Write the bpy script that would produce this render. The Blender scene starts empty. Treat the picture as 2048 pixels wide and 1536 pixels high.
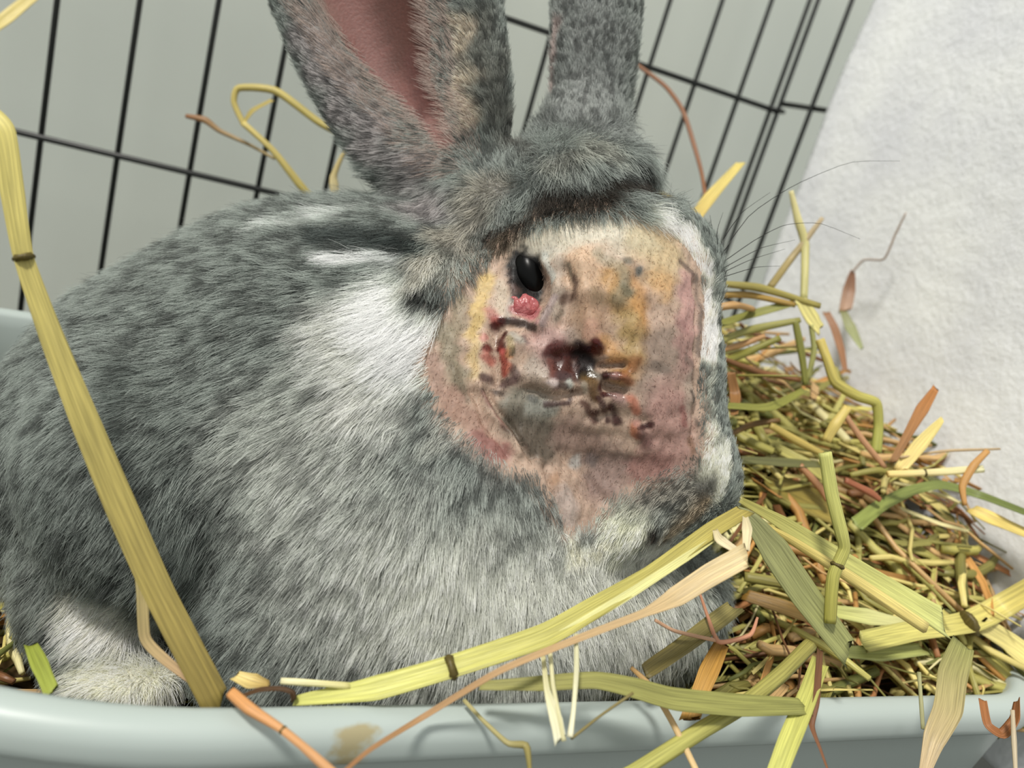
import bpy, bmesh, math, random
import numpy as np
from mathutils import Vector, Matrix
from mathutils.bvhtree import BVHTree
from mathutils.kdtree import KDTree

rng = np.random.default_rng(7)
random.seed(7)
scene = bpy.context.scene
C = scene.collection

# ------------------------------------------------------------------ camera
F = 1726.0                                   # focal length in pixels of a 2048 px wide frame
CAM = np.array([0.0, 0.0, 0.30])
Xc = np.array([.9159, .1604, .3682]); Xc /= np.linalg.norm(Xc)     # world X in camera axes (x right, y down, z forward)
Zc = np.array([.2778, -.9156, -.2920]); Zc -= Xc*np.dot(Zc, Xc); Zc /= np.linalg.norm(Zc)
Yc = np.cross(Zc, Xc)
W = np.stack([Xc, Yc, Zc])                   # camera axes -> world

def cam2world(p):
    return np.asarray(p) @ W.T + CAM

def P(u, v, t):                              # a place along a sight line at depth t, in metres
    return cam2world(np.array([(u-1024)/F*t, (v-768)/F*t, t]))

def ray(u, v):
    return W @ np.array([(u-1024)/F, (v-768)/F, 1.0])

cd = bpy.data.cameras.new('camera')
cam = bpy.data.objects.new('camera', cd); C.objects.link(cam)
M = Matrix.Identity(4)
for i in range(3):
    M[i][0] = W[i][0]; M[i][1] = -W[i][1]; M[i][2] = -W[i][2]; M[i][3] = CAM[i]
cam.matrix_world = M
cd.sensor_width = 36.0; cd.lens = F/2048*36.0
cd.clip_start = 0.01; cd.clip_end = 20
cd.dof.use_dof = True; cd.dof.focus_distance = 0.275; cd.dof.aperture_fstop = 10.0
scene.camera = cam

# ------------------------------------------------------------------ light
world = bpy.data.worlds.new('world'); scene.world = world
world.use_nodes = True
bg = world.node_tree.nodes['Background']
bg.inputs[0].default_value = (0.97, 1.0, 0.97, 1); bg.inputs[1].default_value = 0.70
sd = bpy.data.lights.new('sun', 'SUN'); sd.energy = 3.3; sd.angle = math.radians(9); sd.color = (1.0, 0.965, 0.90)
sun = bpy.data.objects.new('sun', sd); C.objects.link(sun)
L = Vector((-0.44, -0.20, 0.87)).normalized()
sun.rotation_euler = L.to_track_quat('Z', 'Y').to_euler()
sun.location = (-0.5, -0.5, 1.5)

scene.view_settings.view_transform = 'Standard'
scene.view_settings.look = 'None'
scene.view_settings.gamma = 1.0
scene.view_settings.exposure = 0.10
scene.view_settings.use_curve_mapping = False
scene.cycles.max_bounces = 8
scene.cycles.diffuse_bounces = 4
scene.cycles_curves.shape = 'THICK' if False else 'RIBBONS'

# ------------------------------------------------------------------ helpers
def lin(c):
    c = np.asarray(c, float)/255.0
    return np.where(c <= .04045, c/12.92, ((c+.055)/1.055)**2.4)

def mat(name):
    m = bpy.data.materials.new(name); m.use_nodes = True
    nt = m.node_tree; b = nt.nodes['Principled BSDF']
    return m, nt, b

def node(nt, typ, **kw):
    n = nt.nodes.new(typ)
    for k, v in kw.items():
        if k.startswith('i_'):
            n.inputs[int(k[2:]) if k[2:].isdigit() else k[2:]].default_value = v
        else:
            setattr(n, k, v)
    return n

def rgba(c, k=1.0):
    l = lin(c)*k
    return (float(l[0]), float(l[1]), float(l[2]), 1.0)

def plain(name, c, rough=.6, noise=None, bump=0.0, bscale=200.0, spec=.3):
    m, nt, b = mat(name)
    b.inputs['Base Color'].default_value = rgba(c)
    b.inputs['Roughness'].default_value = rough
    b.inputs['Specular IOR Level'].default_value = spec
    tc = node(nt, 'ShaderNodeTexCoord')
    if noise:
        sc, c2 = noise
        n = node(nt, 'ShaderNodeTexNoise'); n.inputs['Scale'].default_value = sc; n.inputs['Detail'].default_value = 4
        nt.links.new(tc.outputs['Object'], n.inputs['Vector'])
        r = node(nt, 'ShaderNodeValToRGB')
        r.color_ramp.elements[0].position = .35; r.color_ramp.elements[1].position = .65
        r.color_ramp.elements[0].color = rgba(c); r.color_ramp.elements[1].color = rgba(c2)
        nt.links.new(n.outputs['Fac'], r.inputs['Fac']); nt.links.new(r.outputs['Color'], b.inputs['Base Color'])
    if bump:
        n2 = node(nt, 'ShaderNodeTexNoise'); n2.inputs['Scale'].default_value = bscale; n2.inputs['Detail'].default_value = 3
        nt.links.new(tc.outputs['Object'], n2.inputs['Vector'])
        bp = node(nt, 'ShaderNodeBump'); bp.inputs['Strength'].default_value = bump; bp.inputs['Distance'].default_value = .001
        nt.links.new(n2.outputs['Fac'], bp.inputs['Height']); nt.links.new(bp.outputs['Normal'], b.inputs['Normal'])
    return m

def mesh_obj(name, verts, faces, m, parent=None, smooth=True):
    me = bpy.data.meshes.new(name)
    me.from_pydata([tuple(map(float, v)) for v in verts], [], [tuple(map(int, f)) for f in faces])
    me.materials.append(m)
    if smooth: me.shade_smooth()
    o = bpy.data.objects.new(name, me); C.objects.link(o)
    if parent is not None: o.parent = parent
    return o

def tag(o, label=None, cat=None, group=None, kind=None):
    if label: o['label'] = label
    if cat: o['category'] = cat
    if group: o['group'] = group
    if kind: o['kind'] = kind
    return o

def empty(name, loc=(0, 0, 0)):
    o = bpy.data.objects.new(name, None); C.objects.link(o); o.location = loc
    o.empty_display_size = .01
    return o

def box(x0, x1, y0, y1, z0, z1):
    v = [(x, y, z) for z in (z0, z1) for y in (y0, y1) for x in (x0, x1)]
    f = [(0, 2, 3, 1), (4, 5, 7, 6), (0, 1, 5, 4), (2, 6, 7, 3), (0, 4, 6, 2), (1, 3, 7, 5)]
    return v, f

def catmull(pts, n):
    pts = np.asarray(pts, float)
    if len(pts) == 2:
        s = np.linspace(0, 1, n)[:, None]
        return pts[0]*(1-s)+pts[1]*s
    q = np.vstack([2*pts[0]-pts[1], pts, 2*pts[-1]-pts[-2]])
    seg = len(pts)-1
    out = []
    for s in np.linspace(0, seg-1e-9, n):
        i = int(s); t = s-i
        p0, p1, p2, p3 = q[i], q[i+1], q[i+2], q[i+3]
        # gentle tension keeps the kinks of dry straw
        m1 = (p2-p0)*.32; m2 = (p3-p1)*.32
        out.append((2*t**3-3*t**2+1)*p1+(t**3-2*t**2+t)*m1+(-2*t**3+3*t**2)*p2+(t**3-t**2)*m2)
    return np.array(out)

# ------------------------------------------------------------------ hay surface
def sstep(a, b, x):
    t = np.clip((x-a)/(b-a), 0, 1); return t*t*(3-2*t)

RIM = 0.150                                  # height of the tray rim above the ground
def hay_h(X, Y):
    r = sstep(.06, .20, X)
    lo = .088 + .0*X
    hi = .148 + .030*sstep(.20, .30, Y) + .034*np.exp(-(((X-.240)/.055)**2+((Y-.365)/.06)**2)) + .020*sstep(.27, .34, X)*sstep(.2, .28, Y)
    hi = hi - .012*sstep(.225, .19, Y) - .040*np.exp(-(((X-.178)/.030)**2+((Y-.228)/.022)**2))
    return lo*(1-r)+hi*r

def hay_point(u, v, lift=.004):
    d = ray(u, v); t = .15
    while t < .75:
        p = CAM+d*t
        if p[2] < hay_h(p[0], p[1]) or p[0] > .340 or p[1] > .425: break
        t += .002
    return CAM+d*t + np.array([0, 0, 1.0])*lift - d*lift*.5

# ------------------------------------------------------------------ the setting
m_wall = plain('wall_paint', (230, 233, 222), .7, noise=(2.2, (222, 227, 218)), spec=.1)
m_floor = plain('floor_vinyl', (92, 92, 88), .6, noise=(12.0, (80, 80, 77)))
v, f = box(-1.6, 1.6, .605, .645, 0, 1.6)
tag(mesh_obj('wall_back', v, f, m_wall, smooth=False), kind='structure')
v, f = box(-1.6, 1.6, -1.2, .605, -.02, 0)
tag(mesh_obj('floor', v, f, m_floor, smooth=False), kind='structure')

# ------------------------------------------------------------------ wire pen
m_wire = plain('black_enamel_wire', (22, 24, 22), .45, spec=.5)
def tube(path, rad, sides=8, caps=True):
    path = np.asarray(path, float); n = len(path)
    rad = np.broadcast_to(np.asarray(rad, float), (n,))
    T = np.gradient(path, axis=0); T /= np.linalg.norm(T, axis=1)[:, None]+1e-12
    ref = np.array([0, 0, 1.0]) if abs(T[0][2]) < .9 else np.array([1.0, 0, 0])
    vs = []; N = np.cross(T[0], ref); N /= np.linalg.norm(N)
    for i in range(n):
        N = N-T[i]*np.dot(N, T[i]); N /= np.linalg.norm(N)+1e-12
        B = np.cross(T[i], N)
        for k in range(sides):
            a = 2*math.pi*k/sides
            vs.append(path[i]+rad[i]*(math.cos(a)*N+math.sin(a)*B))
    fs = [(i*sides+k, i*sides+(k+1) % sides, (i+1)*sides+(k+1) % sides, (i+1)*sides+k) for i in range(n-1) for k in range(sides)]
    if caps:
        fs.append(tuple(range(sides))[::-1]); fs.append(tuple((n-1)*sides+k for k in range(sides)))
    return vs, fs

FY = 0.55; CX = ray(1519, 300)[0]/ray(1519, 300)[1]*.55; SP = 0.0392; WR = .0016
pen = empty('wire_pen_panel', (0, FY, 0))
tag(pen, 'black wire pen panel standing behind the rabbit along the grey wall', 'fence', 'wire pen panels')
wv, wf = tube([(0, 0, 0), (0, 0, .62)], WR, 8)
wm = None
def wire_vertical(parent, x, y):
    global wm
    if wm is None:
        o = mesh_obj('wire', wv, wf, m_wire, parent); wm = o.data
    else:
        o = bpy.data.objects.new('wire', wm); C.objects.link(o); o.parent = parent
    o.location = (x, y, .005)
    return o
p = ray(235, 310); x_ref = p[0]/p[1]*FY
k0 = int((CX-x_ref)/SP)
at = lambda u, v: ray(u, v)[0]/ray(u, v)[1]*FY
xs = [x_ref+SP*k for k in range(-7, 6)]; xe = at(1345, 300); m_ = xs[-1]; k = max(1, round((xe-m_)/SP)); xs += [m_+(xe-m_)*i/k for i in range(1, k)]+[xe, at(1439, 300)]
for x in xs: wire_vertical(pen, x, 0)
wire_vertical(pen, CX-.0030, 0)
p = ray(235, 310); z1 = .30+p[2]/p[1]*FY
p = ray(1450, 188); z2 = .30+p[2]/p[1]*FY
for z in (.02, z1-(z2-z1)+.03, z1, z2, 2*z2-z1, .62):
    v, f = tube([(xs[0], -.0028, z), (CX, -.0028, z)], WR*1.12, 8)
    mesh_obj('wire', v, f, m_wire, pen)
pen2 = empty('wire_pen_panel', (CX, FY, 0))
tag(pen2, 'black wire pen panel turned towards the viewer beside the white towel', 'fence', 'wire pen panels')
for k in range(0, 16):
    wire_vertical(pen2, .0012+.0006*k, -.003-SP*.9*k)
for z in (.02, z1-(z2-z1)+.03, z1+.004, z2+.006, 2*z2-z1, .62):
    v, f = tube([(.0040, 0, z), (.0130, -.53, z)], WR*1.12, 8)
    mesh_obj('wire', v, f, m_wire, pen2)
# hinge ring where the two panels meet
ang = np.linspace(0, 2*math.pi, 17)
v, f = tube([(math.cos(a)*.006+.001, math.sin(a)*.006, z2+.001) for a in ang], .0014, 6, caps=False)
mesh_obj('hinge_ring', v, f, m_wire, pen2)
for zz in (z1, 2*z2-z1):
    v, f = tube([(math.cos(a)*.006+.001, math.sin(a)*.006, zz+.001) for a in ang], .0014, 6, caps=False)
    mesh_obj('hinge_ring', v, f, m_wire, pen2)

# ------------------------------------------------------------------ towel hung over the side panel
m_towel, nt, b = mat('white_terry')
tc = node(nt, 'ShaderNodeTexCoord')
n1 = node(nt, 'ShaderNodeTexNoise'); n1.inputs['Scale'].default_value = 260; n1.inputs['Detail'].default_value = 3
n2 = node(nt, 'ShaderNodeTexNoise'); n2.inputs['Scale'].default_value = 22; n2.inputs['Detail'].default_value = 3
r = node(nt, 'ShaderNodeValToRGB'); r.color_ramp.elements[0].position = .3; r.color_ramp.elements[1].position = .7
r.color_ramp.elements[0].color = rgba((216, 217, 221)); r.color_ramp.elements[1].color = rgba((234, 235, 234))
nt.links.new(tc.outputs['Object'], n1.inputs['Vector']); nt.links.new(tc.outputs['Object'], n2.inputs['Vector'])
nt.links.new(n2.outputs['Fac'], r.inputs['Fac']); nt.links.new(r.outputs['Color'], b.inputs['Base Color'])
bp = node(nt, 'ShaderNodeBump'); bp.inputs['Strength'].default_value = .45; bp.inputs['Distance'].default_value = .0012
nt.links.new(n1.outputs['Fac'], bp.inputs['Height']); nt.links.new(bp.outputs['Normal'], b.inputs['Normal'])
b.inputs['Roughness'].default_value = .95; b.inputs['Specular IOR Level'].default_value = .1
d = ray(1757, 0); TXp = CX+.004+.012 if CX < .34 else .352; tt = TXp/d[0]; TY = d[1]*tt
print('CX', CX, 'TX', TXp)
nu, nv = 150, 150
vs = []
for j in range(nv):
    for i in range(nu):
        y = TY-(TY+.12)*i/(nu-1); z = .10+.53*j/(nv-1)
        x = TXp + .002*math.sin(y*34+z*5)+.0015*math.sin(z*21+y*9) + .0005*(rng.random()-.5)
        vs.append((x, y+.0012*math.sin(z*55)+.0006*rng.random()*(i == 0), z))
fs = [(j*nu+i, j*nu+i+1, (j+1)*nu+i+1, (j+1)*nu+i) for j in range(nv-1) for i in range(nu-1)]
towel = mesh_obj('towel', vs, fs, m_towel)
md = towel.modifiers.new('thick', 'SOLIDIFY'); md.thickness = .003; md.offset = 1
tag(towel, 'white terry towel hanging down the right side of the pen', 'towel')

# ------------------------------------------------------------------ litter tray
m_tray, nt, b = mat('grey_plastic')
tc = node(nt, 'ShaderNodeTexCoord')
b.inputs['Roughness'].default_value = .38; b.inputs['Specular IOR Level'].default_value = .45
def stain_mask(nt, tc, cx, cy, rx, ry, rot):
    mp = node(nt, 'ShaderNodeMapping'); mp.vector_type = 'TEXTURE'
    mp.inputs['Location'].default_value = (cx, cy, 0); mp.inputs['Rotation'].default_value = (0, 0, rot)
    mp.inputs['Scale'].default_value = (rx, ry, 1.0)
    nt.links.new(tc.outputs['Object'], mp.inputs['Vector'])
    sx = node(nt, 'ShaderNodeSeparateXYZ'); nt.links.new(mp.outputs[0], sx.inputs[0])
    cx_ = node(nt, 'ShaderNodeCombineXYZ'); nt.links.new(sx.outputs[0], cx_.inputs[0]); nt.links.new(sx.outputs[1], cx_.inputs[1])
    ln = node(nt, 'ShaderNodeVectorMath'); ln.operation = 'LENGTH'; nt.links.new(cx_.outputs[0], ln.inputs[0])
    nz = node(nt, 'ShaderNodeTexNoise'); nz.inputs['Scale'].default_value = 420; nt.links.new(tc.outputs['Object'], nz.inputs['Vector'])
    ad = node(nt, 'ShaderNodeMath'); ad.operation = 'ADD'; nt.links.new(ln.outputs['Value'], ad.inputs[0]); nt.links.new(nz.outputs['Fac'], ad.inputs[1])
    mr = node(nt, 'ShaderNodeMapRange'); mr.inputs[1].default_value = 1.05; mr.inputs[2].default_value = 1.65; mr.inputs[3].default_value = .85; mr.inputs[4].default_value = 0
    nt.links.new(ad.outputs[0], mr.inputs[0]); return mr.outputs[0]
def on_z(u, v, z):
    d = ray(u, v); t = (z-CAM[2])/d[2]; return CAM+d*t
s1 = on_z(712, 1462, RIM)
TCX, TCY = .1035, .305                        # tray centre; half sizes of the inner edge below
mk = stain_mask(nt, tc, s1[0]-TCX, s1[1]-TCY, .0065, .0022, .15)
mx = node(nt, 'ShaderNodeMixRGB'); mx.inputs[1].default_value = rgba((166, 176, 172)); mx.inputs[2].default_value = rgba((152, 138, 96))
nt.links.new(mk, mx.inputs[0]); nt.links.new(mx.outputs[0], b.inputs['Base Color'])
HX, HY, CR = .2335, .129, .085
FR = .158
def rrect(off, n=28):
    hx, hy = HX+off, HY+off
    r0 = CR+off; r1 = FR+off
    out = []
    for sx, sy, a0, r in ((1, 1, 0, r0), (-1, 1, 90, r0*.9), (-1, -1, 180, r1), (1, -1, 270, .036+off)):
        cx, cy = sx*(hx-r), sy*(hy-r)
        for k in range(n):
            a = math.radians(a0+90*k/(n-1)); out.append((cx+r*math.cos(a), cy+r*math.sin(a)))
    return out
# profile going from the inner floor up the wall, over the rim, and down the outside
prof = [(-.012, .012), (-.008, .020), (-.0025, .130), (-.001, .143), (.0004, .1480), (.0016, .1497), (.0036, .1503), (.0066, .1500), (.0088, .1490),
        (.0103, .1473), (.0111, .1450), (.0113, .1425), (.0113, .1405), (.0108, .1396), (.0098, .1396), (.0090, .1402), (.0085, .1420), (.0070, .1400), (.0055, .128), (.0020, .105), (-.003, .012), (-.006, .0025)]
ring = [rrect(o_) for o_, z_ in prof]; nr = len(ring[0])
vs = [(x, y, prof[j][1]) for j in range(len(prof)) for x, y in ring[j]]
fs = [(j*nr+i, j*nr+(i+1) % nr, (j+1)*nr+(i+1) % nr, (j+1)*nr+i) for j in range(len(prof)-1) for i in range(nr)]
fs = [q[::-1] for q in fs]
nb = len(vs)
fs.append(tuple(range(nr)))
fs.append(tuple((len(prof)-1)*nr+i for i in range(nr))[::-1])
TR = math.radians(3.3); TPX, TPY = .04, .176
def tray_turn(x, y):
    dx, dy = x-TPX, y-TPY
    return TPX+dx*math.cos(TR)-dy*math.sin(TR), TPY+dx*math.sin(TR)+dy*math.cos(TR)
tray = empty('litter_tray', tray_turn(TCX, TCY)+(0,))
tray.rotation_euler = (0, 0, TR)
tag(tray, 'grey plastic litter tray with a rolled rim, holding the rabbit and hay', 'litter tray')
k = 3
o = mesh_obj('tray_body', vs, fs, m_tray, tray)
# ------------------------------------------------------------------ rabbit: one continuous body surface from blended volumes
# volumes are authored as (u, v, depth, half sizes a, b (px at that depth), half depth in m, turn in degrees, blend in m)
H = 0.0013
def vol(u, v, t, a, b, c, rot=0, k=.010, tilt=0, yaw=0):
    s = t/F
    ctr = np.array([(u-1024)*s, (v-768)*s, t])
    r = np.array([a*s, b*s, c])
    th = math.radians(rot); R = np.array([[math.cos(th), math.sin(th), 0], [-math.sin(th), math.cos(th), 0], [0, 0, 1]])
    ph = math.radians(tilt); R2 = np.array([[1, 0, 0], [0, math.cos(ph), math.sin(ph)], [0, -math.sin(ph), math.cos(ph)]])
    ps = math.radians(yaw); R3 = np.array([[math.cos(ps), 0, math.sin(ps)], [0, 1, 0], [-math.sin(ps), 0, math.cos(ps)]])
    return ctr, r, R3 @ R2 @ R, k
VOLS = [
    # trunk
    vol(585, 885, .345, 400, 345, .078, -12, .0),
    vol(640, 640, .350, 330, 225, .062, -4, .030),
    vol(350, 850, .350, 250, 285, .066, -35, .030),
    vol(210, 975, .352, 200, 255, .060, 4, .025),
    vol(860, 930, .325, 330, 400, .066, 10, .030),
    vol(980, 1160, .320, 300, 260, .062, 0, .030),
    vol(1210, 1210, .338, 240, 170, .048, -14, .020),
    # near haunch, with a crease towards the ribs
    vol(325, 945, .307, 230, 285, .052, -14, .005),
    vol(200, 1175, .312, 125, 150, .034, 0, .012),
    # hind foot
    vol(215, 1290, .292, 100, 95, .020, 10, .010),
    vol(235, 1368, .278, 110, 50, .018, 4, .008),
    # near shoulder and forearm
    vol(760, 1120, .290, 260, 260, .040, 0, .018),
    vol(620, 1300, .284, 210, 170, .034, 0, .018),
    vol(930, 1290, .290, 240, 150, .036, 0, .018),
    # neck and dewlap
    vol(880, 700, .330, 210, 260, .055, 25, .026),
    vol(830, 560, .345, 130, 120, .040, 0, .022),
    vol(980, 960, .305, 230, 170, .045, 30, .014),
    # head
    vol(1170, 660, .307, 270, 235, .040, 62, .010),
    vol(1210, 560, .307, 190, 165, .038, 20, .012),
    vol(1260, 780, .304, 170, 240, .037, -8, .014),
    vol(1070, 750, .304, 190, 190, .036, 30, .012),
    vol(1330, 930, .303, 120, 150, .029, -14, .012),
    vol(1370, 960, .306, 95, 100, .026, 0, .008),
    vol(1230, 1000, .300, 125, 100, .026, -20, .010),
    vol(1340, 540, .316, 95, 110, .028, 0, .010),
    vol(1250, 1052, .284, 62, 44, .012, -20, .006),
    vol(1185, 1085, .288, 62, 34, .013, -12, .006),
    # crown and ear roots
    vol(1120, 392, .318, 150, 105, .032, 8, .012),
    vol(1160, 300, .331, 95, 90, .016, 0, .014),
    vol(1235, 345, .320, 62, 50, .020, 10, .008),
    vol(950, 440, .314, 80, 100, .022, -20, .010),
]
EARS = [  # outer ellipsoid, carved by an inner one: a thin cupped leaf
    (vol(735, -100, .316, 232, 565, .019, -20, .0, yaw=-18), vol(705, -130, .2995, 150, 480, .0175, -20, .0, yaw=-18), .0035, .008),
    (vol(1200, -120, .336, 98, 560, .014, 3, .0, yaw=25), vol(1165, -170, .350, 74, 480, .0135, 3, .0, yaw=25), .003, .014),
]
def sd_ell(p, vv):
    ctr, r, R, k = vv
    q = (p-ctr) @ R.T
    a = np.sqrt(((q/r)**2).sum(-1)); b_ = np.sqrt(((q/(r*r))**2).sum(-1))+1e-9
    return a*(a-1)/b_
def smin(a, b, k):
    if k <= 0: return np.minimum(a, b)
    h = np.maximum(k-np.abs(a-b), 0)/k
    return np.minimum(a, b)-h*h*k*.25
def smax(a, b, k): return -smin(-a, -b, k)
EYE = vol(1056, 556, .2735, 46, 62, .0095, -16)
def sdf(p):
    p = p.astype(np.float32)
    d = sd_ell(p, VOLS[0])
    for vv in VOLS[1:]:
        d = smin(d, sd_ell(p, vv), vv[3])
    for out, inn, kc, kb in EARS:
        e = smax(sd_ell(p, out), -sd_ell(p, inn), kc)
        d = smin(d, e, kb)
    return d
lo = np.array([-.215, -.235, .225]); hi = np.array([.105, .150, .430])
N = np.ceil((hi-lo)/H).astype(int); B = 8
NB = np.ceil(N/B).astype(int); N = NB*B+1
bc = np.stack(np.meshgrid(*[lo[i]+(np.arange(NB[i])*B+B/2)*H for i in range(3)], indexing='ij'), -1)
dc = sdf(bc.reshape(-1, 3)).reshape(NB)
act = np.abs(dc) < B*H*1.35
G = np.ones(N, np.float32)
for ax in range(1):
    pass
big = np.repeat(np.repeat(np.repeat(np.sign(dc).astype(np.float32), B, 0), B, 1), B, 2)
G[:-1, :-1, :-1] = big*.01
ai = np.argwhere(act)
off = np.stack(np.meshgrid(*[np.arange(B+1)]*3, indexing='ij'), -1).reshape(-1, 3)
for s in range(0, len(ai), 600):
    a = ai[s:s+600]
    idx = (a[:, None, :]*B+off[None]).reshape(-1, 3)
    val = sdf(lo+idx*H)
    G[idx[:, 0], idx[:, 1], idx[:, 2]] = val
S = G < 0
cnt = np.zeros(N-1, np.int8)
for a in (0, 1):
    for b2 in (0, 1):
        for c2 in (0, 1):
            cnt += S[a:N[0]-1+a, b2:N[1]-1+b2, c2:N[2]-1+c2]
cells = np.argwhere((cnt > 0) & (cnt < 8))
cid = -np.ones(N-1, np.int32); cid[cells[:, 0], cells[:, 1], cells[:, 2]] = np.arange(len(cells))
acc = np.zeros((len(cells), 3)); num = np.zeros(len(cells))
corners = [(a, b2, c2) for a in (0, 1) for b2 in (0, 1) for c2 in (0, 1)]
for i in range(8):
    for j in range(i+1, 8):
        ci, cj = np.array(corners[i]), np.array(corners[j])
        if np.abs(ci-cj).sum() != 1: continue
        A = cells+ci; Bb = cells+cj
        ga = G[A[:, 0], A[:, 1], A[:, 2]]; gb = G[Bb[:, 0], Bb[:, 1], Bb[:, 2]]
        m_ = (ga < 0) != (gb < 0)
        t_ = np.where(m_, ga/(ga-gb+1e-20), 0)
        acc += np.where(m_[:, None], ci+(cj-ci)*t_[:, None], 0); num += m_
V = lo+(cells+acc/num[:, None])*H
quads = []
for ax in range(3):
    o1, o2 = (ax+1) % 3, (ax+2) % 3
    sl = [slice(1, N[i]-1) for i in range(3)]
    a = [slice(None)]*3; a = list(sl); b3 = list(sl)
    a[ax] = slice(0, N[ax]-1); b3[ax] = slice(1, N[ax])
    e = S[tuple(a)] != S[tuple(b3)]
    q = np.argwhere(e)
    base = np.array([1, 1, 1]); base[ax] = 0
    q = q+base
    ins = S[q[:, 0], q[:, 1], q[:, 2]]
    d1 = np.zeros(3, int); d1[o1] = 1; d2_ = np.zeros(3, int); d2_[o2] = 1
    c00, c10, c11, c01 = q-d1-d2_, q-d2_, q, q-d1
    g = lambda c: cid[c[:, 0], c[:, 1], c[:, 2]]
    qq = np.stack([g(c00), g(c10), g(c11), g(c01)], 1)
    qq[~ins] = qq[~ins][:, ::-1]
    quads.append(qq)
Q = np.vstack(quads); Q = Q[(Q >= 0).all(1)]
del G, S, cnt, cid, big
print('rabbit', len(V), len(Q))

# local refinement of the shaved cheek, so its folds and scabs are geometry
def uv_of(p): return np.stack([p[:, 0]/p[:, 2]*F+1024, p[:, 1]/p[:, 2]*F+768], 1)
def vnormals(V, Q):
    fn = np.cross(V[Q[:, 2]]-V[Q[:, 0]], V[Q[:, 3]]-V[Q[:, 1]])
    n = np.zeros_like(V)
    for i in range(4): np.add.at(n, Q[:, i], fn)
    return n/(np.linalg.norm(n, axis=1)[:, None]+1e-12)
SHAVE = np.array([(1005, 500), (1045, 470), (1110, 445), (1180, 432), (1260, 432), (1320, 450), (1375, 500), (1402, 545), (1410, 620), (1400, 720), (1392, 810),
                  (1398, 885), (1365, 925), (1290, 950), (1220, 985), (1180, 1035), (1140, 1050), (1105, 990), (1070, 935), (1020, 925), (960, 880), (905, 835), (862, 770), (852, 710), (880, 640), (905, 590), (950, 545)], float)
def poly_sd(p, poly):
    a = poly; b = np.roll(poly, -1, 0)
    d = np.full(len(p), 1e9); inside = np.zeros(len(p), bool)
    for i in range(len(a)):
        e = b[i]-a[i]; w = p-a[i]
        t = np.clip((w@e)/(e@e), 0, 1)
        d = np.minimum(d, np.linalg.norm(w-e*t[:, None], axis=1))
        c = ((a[i, 1] <= p[:, 1]) & (b[i, 1] > p[:, 1])) | ((b[i, 1] <= p[:, 1]) & (a[i, 1] > p[:, 1]))
        xi = a[i, 0]+(p[:, 1]-a[i, 1])/(b[i, 1]-a[i, 1]+1e-9)*(b[i, 0]-a[i, 0])
        inside ^= c & (p[:, 0] < xi)
    return np.where(inside, -d, d)
Nn = vnormals(V, Q)
# orientation check: normals must point outwards
tst = sdf(V[:2000]+Nn[:2000]*.001)-sdf(V[:2000]-Nn[:2000]*.001)
if tst.mean() < 0:
    Q = Q[:, ::-1]; Nn = -Nn
UV = uv_of(V)
view = -V/np.linalg.norm(V, axis=1)[:, None]
facing = (Nn*view).sum(1)
fsd = poly_sd(UV, SHAVE)
region = (fsd < 14) & (facing > .02) & (V[:, 2] < .320)
fq = region[Q].all(1)
Qf = Q[fq]; Qr = Q[~fq]
E = np.vstack([Qf[:, [0, 1]], Qf[:, [1, 2]], Qf[:, [2, 3]], Qf[:, [3, 0]]])
Es = np.sort(E, 1); ue, inv = np.unique(Es, axis=0, return_inverse=True); inv = inv.ravel()
nf = len(Qf); emid = inv.reshape(4, nf).T+len(V)
Vm = (V[ue[:, 0]]+V[ue[:, 1]])/2
Vc = V[Qf].mean(1); cidx = np.arange(nf)+len(V)+len(ue)
edge_of = {}
V2 = np.vstack([V, Vm, Vc])
Qn = np.vstack([np.stack([Qf[:, 0], emid[:, 0], cidx, emid[:, 3]], 1), np.stack([Qf[:, 1], emid[:, 1], cidx, emid[:, 0]], 1),
                np.stack([Qf[:, 2], emid[:, 2], cidx, emid[:, 1]], 1), np.stack([Qf[:, 3], emid[:, 3], cidx, emid[:, 2]], 1)])
# rim polygons keep the surface closed: a coarse quad that borders the fine patch takes the extra edge vertices
key = ue[:, 0].astype(np.int64)*10_000_000+ue[:, 1]
kd = {int(k): i+len(V) for i, k in enumerate(key)}
touch = region[Qr].sum(1) >= 2
polys = Qr[~touch].tolist()
for q in Qr[touch].tolist():
    out = []
    for i in range(4):
        a, b4 = q[i], q[(i+1) % 4]; out.append(a)
        m_ = kd.get(min(a, b4)*10_000_000+max(a, b4))
        if m_ is not None: out.append(m_)
    polys.append(out)
polys += Qn.tolist()
V = V2
Qall = np.vstack([Qr, Qn])
Nn = vnormals(V, Qall)
# light smoothing of the grid stairs
def smooth(V, Q, it, lam=.5):
    for _ in range(it):
        s = np.zeros_like(V); c = np.zeros(len(V))
        for i in range(4):
            np.add.at(s, Q[:, i], V[Q[:, (i+1) % 4]]); np.add.at(c, Q[:, i], 1)
            np.add.at(s, Q[:, (i+1) % 4], V[Q[:, i]]); np.add.at(c, Q[:, (i+1) % 4], 1)
        V = V+lam*(s/np.maximum(c, 1)[:, None]-V)*(c > 0)[:, None]
    return V
V = smooth(V, Qall, 3)
Nn = vnormals(V, Qall)
UV = uv_of(V); view = -V/np.linalg.norm(V, axis=1)[:, None]; facing = (Nn*view).sum(1)

# organic wobble, a sum of waves in space
def wob(p, wl, seed):
    r_ = np.random.default_rng(seed); out = np.zeros((len(p), 3))
    for k in range(7):
        d = r_.normal(size=3); d /= np.linalg.norm(d); ph = r_.random()*6.28; ax_ = r_.normal(size=3)
        out += np.sin((p@d)*2*math.pi/(wl*(.6+.8*r_.random()))+ph)[:, None]*ax_
    return out/3.2

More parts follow.
